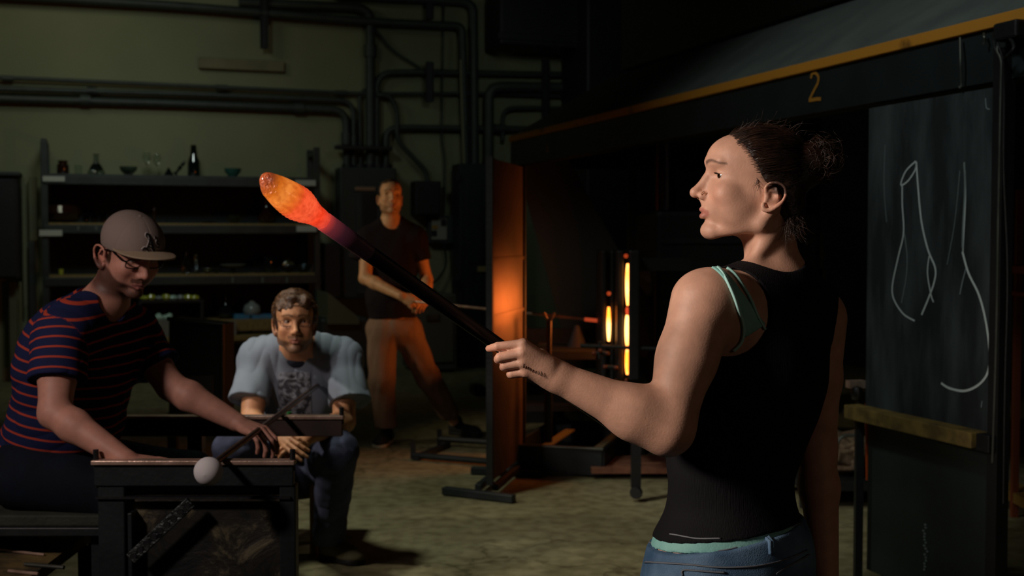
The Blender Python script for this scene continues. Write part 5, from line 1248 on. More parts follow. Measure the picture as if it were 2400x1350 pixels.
for i in range(560):                                   # curls of the messy knot
    d = rs.randn(3); d /= np.linalg.norm(d); c0 = np.array([-84, 6, 72]) + d * np.array([42, 40, 38]) * (0.8 + .2 * rs.rand())
    ax_ = rs.randn(3); ax_ /= np.linalg.norm(ax_); r0 = 5 + 12 * rs.rand(); n = np.cross(ax_, d); n /= np.linalg.norm(n); out = rs.rand() * 26 * (rs.rand() < .5)
    pts = [WF.p(*(c0 + r0 * (math.cos(t) * n + math.sin(t) * np.cross(n, ax_)) + d * out * t / 5 + ax_ * t * 3)) for t in np.linspace(0, 5, 12)]
    paths.append(pts)
for i in range(260):                                   # loose wisps at nape, temple and crown
    k = rs.rand()
    if .5 <= k < .72: continue
    if k < .5: c0 = np.array([-14 - 30 * rs.rand(), 50 + 12 * rs.randn() * .3, -30 - 38 * rs.rand()]); d = np.array([.3 * rs.randn(), .5, -1.0])
    elif k < .75: c0 = np.array([42 + 6 * rs.rand(), 65, 22 + 20 * rs.rand()]); d = np.array([.1 + .3 * rs.randn(), .05, -1])
    else:
        an = rs.rand() * 1.5 + 1.0; c0 = np.array([28 + 98 * math.cos(an), 30 * rs.randn(), 60 + 79 * math.sin(an)]); d = np.array([-.6, .2 * rs.randn(), .5])
    ln = 14 + 22 * rs.rand(); ph = rs.rand(3) * 6; d /= np.linalg.norm(d); bend = rs.randn(3) * .5
    pts = [WF.p(*(c0 + d * ln * t + bend * ln * t * t * .6 + 1.6 * np.sin(ph + t * 7))) for t in np.linspace(0, 1, 9)]
    paths.append(pts)
V, Q = strand_mesh(paths, .00042)
M_strand = mat('hair_strands', '1a0f0a', .45, col2='3a2214', scale=40, spec=.6)
o = mesh_obj('hair_strands', V, Q, M_strand, woman, True); o['kind'] = 'stuff'
# lashes, ring, stud
la = []
for t in np.linspace(-.9, .95, 16):
    p0 = np.array([104 + 12.6 * math.cos(t * .75), 31 + 13.2 * math.sin(t * .75), 45.6]); la.append([WF.p(*(p0 + np.array([6.5 * q, 2.5 * math.sin(t) * q + 1.4 * q, 2.5 * q * q]))) for q in np.linspace(0, 1, 5)])
V, Q = strand_mesh(la, .0007); mesh_obj('eyelashes', V, Q, M_pupil, woman, True)
MB().tube([WF.p(140 + 4.2 * math.cos(t), 19 + 1.2 * math.sin(t), 7 + 4.2 * math.sin(t)) for t in np.linspace(-.5, 4.9, 18)], .0006, 6).build('nose_ring', M_gold, woman)
MB().lathe(WF.p(31, 72.5, -23), [(0.0001, .002), (.0016, .0012), (.002, 0), (.001, -.002)], 12, WF.L).build('ear_stud', M_gold, woman)
# faded writing inked on the wrist: illegible small strokes
ink = mat('faded_ink', '5c4438', .7)
mb = MB()
rs = np.random.RandomState(3)
for i in range(9):
    u0 = 1226 + i * 5.2; v0 = 857 + i * 2.4 + rs.rand() * 2
    pts = []
    for (du, dv) in [(0, 4), (1.5, -3 - 3 * (i in (0, 7, 8))), (2.5, 2), (4, 4 + 3 * (i > 5))]:
        q = march(u0 + du, v0 + dv, handL + warmL)
        if q is not None: pts.append(q)
    if len(pts) > 2: mb.tube(pts, .00035, 5)
mb.build('ink_writing', ink, woman)
# ================================================================== MAN IN THE CAP (striped shirt)
def dirf(psi, th): return np.array([math.cos(R(th)) * math.cos(R(psi)), -math.cos(R(th)) * math.sin(R(psi)), -math.sin(R(th))])
def short_paths(f, ec, er, keep, n, ln, seed, flow, wav=1.0, lift=3):
    """short locks lying on a skull ellipsoid"""
    rs = np.random.RandomState(seed); out = []
    while len(out) < n:
        d = rs.randn(3); d /= np.linalg.norm(d); st = ec + d * er
        if not keep(st): continue
        nrm = d / er; nrm /= np.linalg.norm(nrm); fl = flow(st) + rs.randn(3) * .25; fl = fl - nrm * (fl @ nrm); fl /= np.linalg.norm(fl)
        L_ = ln * (.6 + .6 * rs.rand()); ph = rs.rand(3) * 6
        out.append([f.p(*(st + fl * L_ * t - nrm * (L_ * L_ * t * t / (2 * er.mean())) + nrm * lift * math.sin(math.pi * t * .8) + wav * t * np.sin(ph + t * 6))) for t in np.linspace(0, 1, 6)])
    return out
S_F = dirf(43, 32)
S_L = unit(np.cross([0, 0, 1], S_F))
SO = P(243, 600, 3.60) + S_L * .070
SF = Frame(SO, S_F, scale=1.04)
sh_ = head_ops(SF, -20, -14, wide=3, nose=-2, chin=2)
sT = Frame(P(180, 850, 3.72), (.76, -.65, -.25))
ssN, ssFa = P(142, 792, 3.50), P(318, 790, 3.88)
s_el, s_wr = P(128, 968, 3.40), P(292, 1076, 3.335)
f_el, f_wr = P(400, 905, 3.82), P(556, 990, 3.80)
s_tor = [('u', sT.e(0, 0, 0, 125, 185, 205), .04), ('u', cap(P(160, 790, 3.55), P(305, 790, 3.85), .075, .07), .06),
         ('u', cap(P(235, 720, 3.66), P(165, 760, 3.54), .055, .06), .05), ('u', cap(P(240, 720, 3.68), P(305, 765, 3.84), .055, .055), .05),
         ('u', sT.e(-20, 0, -195, 140, 170, 170), .06), ('u', sT.e(-75, 0, -330, 145, 175, 140), .06)]
s_neck = [('u', cap(SF.p(2, 0, -30), P(238, 735, 3.68), .056, .062), .03)]
armN = arm_ops(ssN, s_el, s_wr, .062, .056, .044, .046, .030)
armF = arm_ops(ssFa, f_el, f_wr, .060, .054, .044, .047, .030)
hN = hand_ops(s_wr, (1, .10, -.10), (0, -.15, 1), -1, 1.0, (.12, .12, .14, .16), tspread=.5, fan=.05)
hF = hand_ops(f_wr, P(640, 1018, 3.72) - f_wr, (.15, -.25, 1), -1, 1.05, (.55, .6, .62, .6), tspread=.4)
sb_ops = sh_ + s_neck + s_tor + armN + armF + hN + hF
SK2 = srgb('c6907c')[:3]
def scol(V):
    loc = SF.loc(V)
    return paint(loc, SK2, lips=srgb('a0605a')[:3], brow=srgb('3a241a')[:3], beard=srgb('3e241a')[:3], s=-20, beardf=.85, blush=.5,
                 hair=srgb('3a2418')[:3], hairf=lambda a, l, b: (sstep(b, -20, 2) * (a < 34 - .0 * b) * (a > -90) * (1 - (a > -30) * (a < 22) * (np.abs(l) > 68)) + (b < -10) * (a < -30) * (b > -60)) * (np.abs(a) < 130) * (np.abs(b) < 120))
man_s = thing('person', (P(60, 1150, 3.75)[0], 3.75, 0), 'man in grey cap and striped shirt rolling the white glass bubble', 'person')
sdf_obj('body', sb_ops, .0034, M_skin2, man_s, colf=scol)
eyes(SF, man_s, -20, M_iris_brown, look=(1, 0, -.5)) if False else None
for q in (1, -1):
    c = SF.p(84, q * 31, 42); MB().lathe(c, [(11.8 * .001 * math.sin(t), -.0118 * math.cos(t)) for t in np.linspace(.01, 3.13, 12)], 16, unit(SF.F - SF.U * .5)).build('eye', M_white, man_s)
def spectacles(f, a0, w_, h_, m, par, r=1.3, yb=40, temple=72, half=False, tear=78):
    root = MB()
    for q in (1, -1):
        pts = []
        for t in np.linspace(0, 2 * math.pi, 25):
            c_, s__ = math.cos(t), math.sin(t)
            x = w_ * np.sign(c_) * abs(c_) ** .6; z = h_ * np.sign(s__) * abs(s__) ** .6
            pts.append(f.p(a0 - abs(x + 0) * .04 - (x * q > 0) * abs(x) * .10, q * 33 + x, yb + z))
        root.tube(pts, r * f.k, 6, False)
        root.tube([f.p(a0 - 4, q * (33 + w_), yb + h_ * .5), f.p(a0 - 10, q * (temple - 3), yb + h_ * .5), f.p(40, q * (temple + 3), yb + 6), f.p(6, q * (tear), yb - 14), f.p(-4, q * tear, yb - 36)], r * 1.35 * f.k, 6)
    root.tube([f.p(a0, 33 - w_, yb + 4), f.p(a0 + 4, 0, yb + 7), f.p(a0, w_ - 33, yb + 4)], r * f.k, 6)
    fr_ = root.build('spectacle_frame', m, par)
    return fr_
spectacles(SF, 108, 26, 14.5, M_blackframe, man_s, r=1.9)
# striped shirt
def stripe_mat(name, base, line):
    m, nt, b = newmat(name); N, L = nt.nodes, nt.links
    a = N.new('ShaderNodeAttribute'); a.attribute_name = 'st'
    fr_ = N.new('ShaderNodeMath'); fr_.operation = 'FRACT'; L.new(a.outputs['Fac'], fr_.inputs[0])
    r = N.new('ShaderNodeValToRGB'); e = r.color_ramp; e.elements[0].position = 0.0; e.elements[0].color = srgb(line); e.elements[1].position = .17; e.elements[1].color = srgb(line)
    e1 = e.elements.new(.20); e1.color = srgb(base); e2 = e.elements.new(.98); e2.color = srgb(base); e3_ = e.elements.new(1.0); e3_.color = srgb(line)
    L.new(fr_.outputs[0], r.inputs[0]); L.new(r.outputs[0], b.inputs['Base Color'])
    b.inputs['Roughness'].default_value = .85; b.inputs['Specular IOR Level'].default_value = .2
    return m
M_stripe = stripe_mat('navy_rust_stripes', '1b2348', 'b4452f')
slN = [('u', cap(ssN, P(134, 885, 3.45), .082, .083), .03)]; slF = [('u', cap(ssFa, P(372, 868, 3.84), .078, .079), .03)]
dN = unit(P(134, 885, 3.45) - ssN); dFa = unit(P(372, 868, 3.84) - ssFa)
def inflate(ops, o, k=0): return ('u', grp(ops, -o), k)
def folds(seed, amp=.006, f=26, stretch=(1, 1, .55)):
    st = A3(stretch)
    def g(p):
        a = wob(p * st, f, seed); b_ = wob(p * st, f * 2.1, seed + 1)
        return (amp * (-(np.abs(a)) ** .6 + .5) + amp * .35 * b_).astype(np.float32)
    return g
shirtS = [inflate(s_tor, .014), ('u', grp(slN + [('i', pl(ssN + dN * .135, dN), .004)]), .03), ('u', grp(slF + [('i', pl(ssFa + dFa * .135, dFa), .004)]), .03),
          ('s', grp([('u', cap(P(246, 690, 3.66), P(252, 716, 3.635), .078, .056), .01)]), .006),
          ('i', pl(P(60, 1160, 3.6), unit(-sT.U * 1.0 + np.array([-.25, 0, 0]))), .005)]
def attS(V):
    V = np.asarray(V); t = -(V - sT.o) @ sT.U / .0345
    dn = prim(slN[0][1], A3(V)); df = prim(slF[0][1], A3(V)); base_ = ev(s_tor, A3(V)) - .014
    tn = (V - ssN) @ dN / .0305 + .3; tfv = (V - ssFa) @ dFa / .0305 + .3
    out = np.where((dn < base_ - .012) & (dn < df), tn, np.where((df < base_ - .012), tfv, t))
    return {'st': out + 20}
sdf_obj('striped_shirt', shirtS, .004, M_stripe, man_s, disp=folds(4, .007, 44, (1, 1, .7)), attf=attS)
M_djean = denim('dark_denim', '0b1119', '121b28')
k1, k2 = np.array([-1.13, 3.62, .57]), np.array([-1.08, 3.98, .57])
hp1, hp2 = np.array([-1.50, 3.66, .63]), np.array([-1.50, 3.90, .63])
sj = [('u', cap(hp1, k1, .105, .075), 0), ('u', cap(hp2, k2, .105, .075), .05), ('u', ell((hp1 + hp2) / 2, (.15, .2, .12)), .05),
      ('u', cap(k1, (-1.10, 3.60, .10), .075, .06), .03), ('u', cap(k2, (-1.02, 3.98, .10), .075, .06), .03)]
sdf_obj('jeans', sj, .006, M_djean, man_s, disp=folds(9, .004, 30))
M_boot = mat('dark_leather', '1b1714', .6, col2='0d0b0a')
for y_ in (3.60, 3.98): MB().box((-1.03, y_, .05), (.28, .095, .095), bev=.03).build('shoe', M_boot, man_s)
# cap
M_cap = mat('grey_twill', '8d8078', .85, col2='857870', scale=4, bump=.2, bscale=500, spec=.2)
def cape(a, l, b, ra, rl, rb): return SF.e(a, l, b, ra, rl, rb)
crown = [('u', cape(14, 0, 58, 104, 84, 88), 0), ('u', cape(38, 0, 76, 72, 74, 62), .02), ('i', pl(SF.p(0, 0, 33), -(SF.U) + SF.F * .30), .003), ('s', cape(14, 0, 50, 96, 76, 80), .002)]
def capd(p):
    lo_ = SF.loc(p); an = np.arctan2(lo_[:, 1], lo_[:, 0] - 14)
    q = np.abs(((an / (math.pi / 3) + .5) % 1.0) - .5) * 60; q2 = np.minimum(np.abs(((an / (math.pi / 3) + .0) % 1.0)), 1 - np.abs(((an / (math.pi / 3)) % 1.0)))
    return (.0014 * np.exp(-(q2 / .025) ** 2) + .0008 * wob(p, 60, 2)).astype(np.float32)
capO = sdf_obj('cap', crown, .0026, M_cap, man_s, disp=capd)
M_brim = mat('cap_brim_twill', 'a09078', .85, bump=.2, bscale=500, spec=.2)
V = []; Fc = []; nu, nv = 16, 33
for i in range(nu):
    for j in range(nv):
        th = (j / (nv - 1) - .5) * math.pi * .98; t = i / (nu - 1)
        a_in, l_in = 50 + 58 * math.cos(th), 80 * math.sin(th); a_out, l_out = 58 + 128 * math.cos(th) ** .8, 84 * math.sin(th)
        a = a_in * (1 - t) + a_out * t; l = l_in * (1 - t) + l_out * t
        b = 66 + (a - 50) * .27 - (l / 84) ** 2 * 11 + 2
        V.append(SF.p(a, l, b))
for i in range(nu - 1):
    for j in range(nv - 1): q = i * nv + j; Fc.append((q, q + 1, q + nv + 1, q + nv))
ob = mesh_obj('brim', V, Fc, M_brim, capO, True); so = ob.modifiers.new('s', 'SOLIDIFY'); so.thickness = .0045; so.offset = 0
MB().lathe(SF.p(16, 0, 145), [(.0001, .004), (.005, .003), (.0065, 0)], 12, SF.U).build('cap_button', M_cap, capO)
# letter mark on the cap front
def on_cap(l, b, off=1.6):
    dome = crown[:2]; az, el_ = l / 92.0, (b - 66) / 92.0; rd = math.cos(el_) * (math.cos(az) * SF.F + math.sin(az) * SF.L) + math.sin(el_) * SF.U; o_ = SF.p(20, 0, 66) + rd * .2; d_ = -rd; t = 0
    for _ in range(80):
        q = ev(dome, A3(o_ + d_ * t)[None])[0]
        if q < .0003: break
        t += max(q * .7, .0003)
    return o_ + d_ * t + rd * off * .001
def flat_poly(poly, m, name, off, par, th=.0012):
    """a flat emblem laid onto the curved crown as small quads; poly(list of strokes: (l,b)->(l,b), width)"""
    mb = MB()
    for pts, wds in poly:
        pp = [Vector((x, y, 0)) for x, y in pts]; sp = spline(pp, 5)
        ww = np.interp(np.linspace(0, 1, len(sp)), np.linspace(0, 1, len(wds)), wds)
        rows = []
        for i, p in enumerate(sp):
            t = (sp[min(i + 1, len(sp) - 1)] - sp[max(i - 1, 0)]).normalized(); n = Vector((-t.y, t.x, 0))
            rows.append((on_cap(p.x + n.x * ww[i], p.y + n.y * ww[i], off), on_cap(p.x - n.x * ww[i], p.y - n.y * ww[i], off)))
        V = []; Fc = []
        for a, b in rows: V += [a, b, a - SF.F * th * 2, b - SF.F * th * 2]
        for i in range(len(rows) - 1):
            q = i * 4; Fc += [(q, q + 1, q + 5, q + 4), (q, q + 4, q + 6, q + 2), (q + 1, q + 3, q + 7, q + 5)]
        e = (len(rows) - 1) * 4; Fc += [(0, 2, 3, 1), (e, e + 1, e + 3, e + 2)]
        mb.add(V, Fc)
    return mb.build(name, m, par)
# l runs to his left (to the right in the picture)
LX, BY = -4, 110
def Lp(pts): return [(LX + x * 1.25, BY + y * 1.25) for x, y in pts]
A_st = [(Lp([(-3, 20), (1, 12), (5, 0), (8, -12), (13, -20)]), (3.2, 3.4, 3.4, 3.6, 1.6)),       # heavy right stem
        (Lp([(1, 13), (-3, 0), (-7, -12), (-11, -15)]), (1.0, 1.2, 1.8, 1.2)),                     # thin left stem
        (Lp([(-3, 20), (-8, 20), (-10, 15), (-7, 11)]), (2.0, 2.0, 1.8, .8)),                      # top curl
        (Lp([(-4, -3), (4, -3)]), (1.1, 1.1)), (Lp([(-6, -10), (-1, -8), (4, -11)]), (1.0, 1.3, 1.0)),
        (Lp([(-17, -17), (-12, -12), (-6, -14), (-1, -20)]), (1.2, 2.4, 2.2, .8)), (Lp([(-5, 8), (-1, 6)]), (.9, .9)),
        (Lp([(18, 14), (17, 8)]), (2.0, .8)),                                                      # apostrophe
        (Lp([(25, 2), (20, 3), (20, -2), (25, -5), (24, -11), (18, -10)]), (1.4, 1.6, 1.8, 1.8, 1.6, 1.2))]
flat_poly([(p, tuple(x * 1.25 + 2.0 for x in w_)) for p, w_ in A_st], mat('emblem_pale_border', 'b0aaa6', .7), 'emblem_border', 1.2, capO)
flat_poly([(p, tuple(x * 1.25 for x in w_)) for p, w_ in A_st], mat('emblem_black', '0c0c10', .6), 'emblem_letters', 2.2, capO)

# ================================================================== SEATED MAN IN GREY SHIRT
g_psi = 12
G_F = np.array([math.sin(R(g_psi)) * .98, -math.cos(R(g_psi)), -.16]); G_F = unit(G_F)
GFr = Frame((0, 0, 0), G_F); GS = 1.02
g_o = P(692, 754, 4.70) - (GFr.F * 93 + GFr.U * 42) * .001 * GS
GF = Frame(g_o, G_F, scale=GS)
gh = head_ops(GF, -20, -14, wide=3, nose=0, chin=0)
g_sh1, g_sh2 = P(603, 842, 4.98), P(808, 842, 4.98)
g_e1, g_w1 = P(590, 992, 4.82), P(650, 1012, 4.62)
g_e2, g_w2 = P(806, 988, 4.84), P(728, 1022, 4.62)
g_tor = [('u', ell(P(703, 885, 5.04), (.175, .125, .2)), 0), ('u', cap(g_sh1, g_sh2, .072), .05),
         ('u', cap(P(690, 805, 4.92), P(612, 832, 4.98), .055, .06), .04), ('u', cap(P(700, 805, 4.92), P(800, 832, 4.98), .055, .06), .04),
         ('u', ell(P(702, 985, 5.14), (.17, .14, .16)), .06), ('u', ell(P(700, 1085, 5.30), (.18, .15, .12)), .06)]
g_neck = [('u', cap(GF.p(0, 0, -28), P(700, 838, 4.97), .056, .062), .03)]
g_a1 = arm_ops(g_sh1, g_e1, g_w1, .055, .052, .044, .043, .029); g_a2 = arm_ops(g_sh2, g_e2, g_w2, .055, .052, .044, .045, .029)
g_h1 = hand_ops(g_w1, P(694, 1046, 4.52) - g_w1, (-.25, -.85, .35), 1, .98, (.25, .3, .35, .45), tspread=.5)
g_h2 = hand_ops(g_w2, P(668, 1036, 4.56) - g_w2, (.15, -.75, .65), -1, .98, (.6, .7, .8, .8), tspread=.5)
SK3 = srgb('c79068')[:3]
def gcol(V):
    loc = GF.loc(V)
    return paint(loc, SK3, lips=srgb('9a5c50')[:3], brow=srgb('3a281c')[:3], beard=srgb('4a3a30')[:3], s=-20, beardf=.7, blush=.4,
                 hair=srgb('33241a')[:3], hairf=lambda a, l, b: (sstep(b, -30, 10) * (a < 30) * (np.abs(l) < 130)) * (b < 200) * (a > -120) * (1 - (a > -30) * (a < 22) * (np.abs(l) > 68)))
man_g = thing('person', (P(700, 1085, 5.3)[0], 5.3, 0), 'bearded seated man with glasses in a grey t-shirt, hands clasped', 'person')
sdf_obj('body', gh + g_neck + g_tor + g_a1 + g_a2 + g_h1 + g_h2, .0036, M_skin3, man_g, colf=gcol)
for q in (1, -1):
    c = GF.p(84, q * 31, 42); dd = unit(GF.F + np.array([.5, 0, .05]))
    MB().lathe(c, [(11.8 * .001 * math.sin(t), -.0118 * math.cos(t)) for t in np.linspace(.01, math.pi - .45, 12)], 16, dd).build('eye', M_white, man_g)
    MB().lathe(c, [(11.9 * .001 * math.sin(t), .0119 * math.cos(t)) for t in np.linspace(.5, 0, 4)], 14, dd).build('iris', M_iris_brown, man_g)
spectacles(GF, 109, 24, 13, mat('steel_frame', '6a625c', .25, .9), man_g, r=1.1)
M_hair2 = mat('brown_hair', '573a22', .5, col2='301e12', scale=60, bump=.4, bscale=180, stretch=(1, 1, .4))
def hd2(p): return (.009 * wob(p, 80, 11) + .004 * wob(p, 170, 12)).astype(np.float32)
h2 = [('u', GF.e(14, 0, 66, 101, 84, 86), 0), ('u', GF.e(-4, 0, 20, 80, 78, 74), .02), ('u', GF.c((78, 34, 120), (78, -20, 128), 20, 16), .02), ('u', GF.c((60, -44, 110), (72, -50, 84), 14, 10), .02),
      ('s', rbox(GF.p(100, 0, 4), np.array([66, 200, 84]) * .001, GF.M, 0), .012), ('s', GF.e(8, 84, -4, 24, 24, 32), .008), ('s', GF.e(8, -84, -4, 24, 24, 32), .008), ('i', pl(GF.p(0, 0, -50), -GF.U), .01),
      ('s', ell(GF.p(118, -4, 72), np.array([34, 52, 30]) * .001, GF.M), .01)]
sdf_obj('hair', h2, .0036, M_hair2, man_g, disp=hd2)
pp = short_paths(GF, np.array([14., 0, 64]), np.array([101., 84, 87]), lambda s_: s_[2] > 60 + max(0, s_[0] - 20) * .55 or (s_[0] < 20 and s_[2] > 0), 900, 34, 5, lambda s_: np.array([-.4, .9 if s_[1] > -30 else -.7, -.3 if s_[2] < 110 else .1]), wav=3, lift=5)
V, Q = strand_mesh(pp, .0012); oo = mesh_obj('hair_locks', V, Q, mat('brown_locks', '75502e', .5, col2='3a2415', scale=50), man_g, True); oo['kind'] = 'stuff'
# beard stubble
M_grey = mat('blue_grey_jersey', '7d8794', .9, col2='737d8b', scale=6, bump=.1, bscale=300, spec=.15)
d1 = unit(unit(g_e1 - g_sh1) + np.array([-.10, 0, 0])); d2_ = unit(unit(g_e2 - g_sh2) + np.array([.12, 0, 0]))
g_shirt = [inflate(g_tor, .010), ('u', grp([('u', cap(g_sh1, g_sh1 + d1 * .22, .068, .088), 0), ('i', pl(g_sh1 + d1 * .195, unit(d1 + np.array([0, 0, -.0]))), .004)]), .025),
           ('u', grp([('u', cap(g_sh2, g_sh2 + d2_ * .22, .068, .090), 0), ('i', pl(g_sh2 + d2_ * .20, d2_), .004)]), .025),
           ('s', grp([('u', cap(P(697, 790, 4.86), P(690, 822, 4.84), .074, .060), 0)]), .006), ('i', pl(P(700, 1085, 5.2), (0, 0, -1)), .004)]
sdf_obj('tee_shirt', g_shirt, .0045, M_grey, man_g, disp=folds(21, .008, 50, (1.6, 1, .4)))
M_under = mat('dark_undershirt', '1c2436', .9)
sdf_obj('undershirt_collar', [('u', cap(P(700, 838, 4.97), P(697, 826, 4.93), .074, .070), 0), ('s', cap(P(697, 790, 4.90), P(697, 815, 4.86), .063, .054), .004)], .004, M_under, man_g)
# dark print on the chest
prt, nt, b = newmat('faded_shirt_print'); N, L = nt.nodes, nt.links
tc = N.new('ShaderNodeTexCoord'); vo = N.new('ShaderNodeTexNoise'); vo.inputs['Scale'].default_value = 22; vo.inputs['Detail'].default_value = 6; vo.inputs['Distortion'].default_value = 1.5
L.new(tc.outputs['Object'], vo.inputs['Vector']); rp = N.new('ShaderNodeValToRGB'); rp.color_ramp.elements[0].position = .44; rp.color_ramp.elements[1].position = .60
rp.color_ramp.elements[0].color = srgb('2c2c34'); rp.color_ramp.elements[1].color = srgb('868c97'); L.new(vo.outputs['Fac'], rp.inputs[0]); L.new(rp.outputs[0], b.inputs['Base Color']); b.inputs['Roughness'].default_value = .9
gs_eval = g_shirt; gfold = folds(21, .008, 50, (1.6, 1, .4))
V = []; Fc = []; nx_, nz_ = 16, 26
for j in range(nz_):
    for i in range(nx_):
        u_ = 651 + 76 * i / (nx_ - 1) + 3 * j / nz_; v_ = 872 + 104 * j / (nz_ - 1)
        a = P(u_, v_, 4.6); bb = P(u_, v_, 5.3); dr = unit(bb - a); t = 0
        for _ in range(120):
            q = A3(a + dr * t)[None]; dd = float(ev(gs_eval, q)[0] + gfold(q)[0])
            if dd < .0006: break
            t += max(dd * .5, .0006)
        V.append(a + dr * (t - .004))
for j in range(nz_ - 1):
    for i in range(nx_ - 1): q = j * nx_ + i; Fc.append((q, q + 1, q + nx_ + 1, q + nx_))
mesh_obj('shirt_print', V, Fc, prt, man_g, True)
gk1, gk2 = P(548, 1052, 4.80), P(790, 1058, 4.74); gp1, gp2 = P(640, 1100, 5.24), P(755, 1100, 5.24)
gan1, gan2 = np.array([-1.06, 4.98, .10]), P(770, 1262, 5.02)
gj = [('u', cap(gp1, gk1, .10, .080), 0), ('u', cap(gp2, gk2, .10, .082), .05), ('u', ell((gp1 + gp2) / 2, (.19, .15, .13)), .05),
      ('u', cap(gk1, gan1, .08, .07), .03), ('u', cap(gk2, gan2, .082, .068), .03), ('i', pl((0, 0, .065), (0, 0, -1)), .01)]
M_jean3 = denim('seated_denim', '34394c', '4a5068')
sdf_obj('jeans', gj, .005, M_jean3, man_g, disp=folds(33, .008, 48, (1, 1, .8)))
def shoe(par, heel, toe, w_, h_, m, msole, z0=0.0):
    heel = np.array([heel[0], heel[1], z0]); toe = np.array([toe[0], toe[1], z0]); d = unit(toe - heel); L_ = np.linalg.norm(toe - heel)
    ops = [('u', cap(heel + d * .045 + [0, 0, .05], heel + d * .06 + [0, 0, h_], .042, .038), 0), ('u', cap(heel + d * .05 + [0, 0, .045], toe - d * .06 + [0, 0, .038], .044, .040), .03),
           ('u', ell(toe - d * .07 + [0, 0, .03], (w_ / 2, .075, .035), np.stack([np.cross(d, [0, 0, 1]), d, [0, 0, 1]])), .02), ('i', pl((0, 0, z0 + .022), (0, 0, -1)), .003)]
    sdf_obj('shoe', ops, .004, m, par)
    so_ops = [('u', cap(heel + d * .045 + [0, 0, .012], toe - d * .05 + [0, 0, .012], .047, .050), 0), ('i', pl((0, 0, z0 + .026), (0, 0, 1)), .002), ('i', pl((0, 0, z0 + .001), (0, 0, -1)), .002)]
    sdf_obj('sole', so_ops, .004, msole, par)
M_sole_w = mat('off_white_sole', 'b8b49c', .7); M_sole_b = mat('black_sole', '101010', .7)
M_olive = mat('olive_suede', '6a6448', .8, col2='55503a')
a_ = P(758, 1290, 5.08); b_ = P(842, 1318, 4.98)
shoe(man_g, (a_[0], 5.06), (b_[0] + .02, 4.93), .1, .10, M_olive, M_sole_b)
shoe(man_g, (gan1[0] - .02, 5.05), (gan1[0] + .02, 4.78), .1, .10, M_olive, M_sole_b)

# ================================================================== STANDING MAN
tpsi = 14
T_F = unit([math.sin(R(tpsi)), -math.cos(R(tpsi)), -.05]); tt = Frame((0, 0, 0), T_F); TS = 1.0
t_o = P(919, 455, 7.72) - (tt.F * 93 + tt.U * 42) * .001 * TS
TMF = Frame(t_o, T_F, scale=TS)
th_ = head_ops(TMF, -20, -14, wide=0, nose=2)
t_s1, t_s2 = P(862, 562, 7.85), P(974, 560, 7.88)
t_e1, t_w1 = P(856, 652, 7.74), P(940, 694, 7.52)
t_e2, t_w2 = P(1000, 655, 7.86), P(996, 706, 7.62)
t_tor = [('u', ell(P(918, 612, 7.87), (.165, .115, .21)), 0), ('u', cap(t_s1, t_s2, .066), .05), ('u', cap(P(915, 520, 7.85), P(868, 555, 7.86), .05, .055), .04), ('u', cap(P(918, 520, 7.85), P(968, 553, 7.88), .05, .055), .04),
         ('u', ell(P(916, 700, 7.86), (.155, .115, .18)), .05), ('u', ell(P(922, 770, 7.86), (.165, .12, .12)), .05)]
t_neck = [('u', cap(TMF.p(0, 0, -28), P(917, 545, 7.86), .052, .058), .03)]
t_a1 = arm_ops(t_s1, t_e1, t_w1, .05, .047, .040, .040, .027); t_a2 = arm_ops(t_s2, t_e2, t_w2, .05, .045, .038, .038, .026)
t_h1 = hand_ops(t_w1, P(985, 716, 7.48) - t_w1, (-.1, -.8, .45), -1, 1.0, (.7, .9, 1.0, 1.1), tspread=.5)
t_h2 = hand_ops(t_w2, P(978, 716, 7.42) - t_w2, (.3, -.5, .8), 1, .98, (.8, .9, 1.0, 1.1), tspread=.4)
SK4 = srgb('c99a72')[:3]
def tcol(V):
    loc = TMF.loc(V)
    return paint(loc, SK4, lips=srgb('a0685c')[:3], brow=srgb('3a2a20')[:3], beard=srgb('6a4c3a')[:3], s=-20, beardf=.4, blush=.3)
man_t = thing('person', (P(918, 1000, 7.86)[0], 7.86, 0), 'man in black t-shirt standing by the back wall, holding a thin rod', 'person')
sdf_obj('body', th_ + t_neck + t_tor + t_a1 + t_a2 + t_h1 + t_h2 + [('u', cap(P(1052, 955, 8.2), P(1066, 990, 8.25), .04, .036), .01)], .0042, M_skin4, man_t, colf=tcol)
M_hair4 = mat('short_brown_hair', '4c3322', .6, col2='33221a', scale=60, bump=.3, bscale=300)
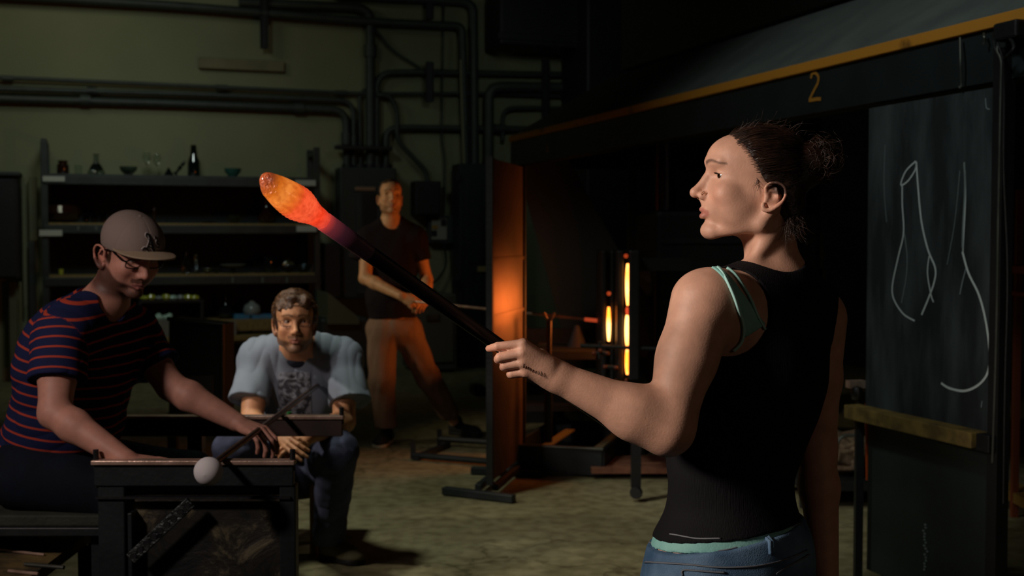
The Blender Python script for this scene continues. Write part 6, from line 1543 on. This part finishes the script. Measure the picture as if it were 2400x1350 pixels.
h4 = [('u', TMF.e(15, 0, 62, 97, 75, 79), 0), ('s', rbox(TMF.p(98, 0, 0), np.array([64, 200, 106]) * .001, TMF.M, 0), .01), ('s', TMF.e(8, 80, -6, 24, 24, 34), .006), ('s', TMF.e(8, -80, -6, 24, 24, 34), .006), ('i', pl(TMF.p(0, 0, -35), -TMF.U), .01)]
sdf_obj('hair', h4, .0042, M_hair4, man_t, disp=lambda p: (.003 * wob(p, 150, 3)).astype(np.float32))
M_btee = mat('black_jersey', '1d1a20', .9, col2='17141a', scale=5, spec=.15)
e1 = unit(P(846, 604, 7.83) - t_s1); e2 = unit(P(985, 606, 7.88) - t_s2)
t_shirt = [inflate(t_tor, .016), ('u', grp([('u', cap(t_s1, t_s1 + e1 * .2, .072, .080), 0), ('i', pl(t_s1 + e1 * .15, e1), .004)]), .03), ('u', grp([('u', cap(t_s2, t_s2 + e2 * .2, .070, .076), 0), ('i', pl(t_s2 + e2 * .15, e2), .004)]), .03),
           ('s', cap(P(917, 500, 7.83), P(918, 515, 7.79), .075, .062), .006), ('i', pl(P(918, 746, 7.8), (0, 0, -1)), .004)]
sdf_obj('tee_shirt', t_shirt, .006, M_btee, man_t, disp=folds(41, .009, 42))
M_pant = mat('brown_canvas', '8a7264', .9, col2='7c6658', scale=6, bump=.15, bscale=150, spec=.15)
t_p = [('u', inflate([t_tor[5]], .008)[1], 0), ('u', cap(P(896, 775, 7.84), P(895, 890, 7.80), .105, .085), .03), ('u', cap(P(895, 890, 7.80), P(906, 1000, 7.85), .085, .075), .03),
       ('u', cap(P(952, 775, 7.86), P(1003, 885, 7.95), .105, .080), .03), ('u', cap(P(1003, 885, 7.95), P(1052, 965, 8.18), .080, .068), .03), ('i', pl(P(918, 728, 7.8), (0, 0, 1)), .004),
       ('i', pl((0, 0, .115), (0, 0, -1)), .004)]
sdf_obj('trousers', t_p, .006, M_pant, man_t, disp=folds(51, .010, 44, (1, 1, .4)))
M_canvas = mat('black_canvas', '14181a', .8)
shoe(man_t, (P(905, 1020, 7.9)[0] + .005, 7.99), (P(897, 1045, 7.8)[0] - .02, 7.70), .1, .10, M_canvas, M_sole_w)
shoe(man_t, (P(1058, 1000, 8.25)[0] - .01, 8.30), (P(1128, 1010, 8.2)[0], 8.12), .1, .10, M_canvas, M_sole_b)
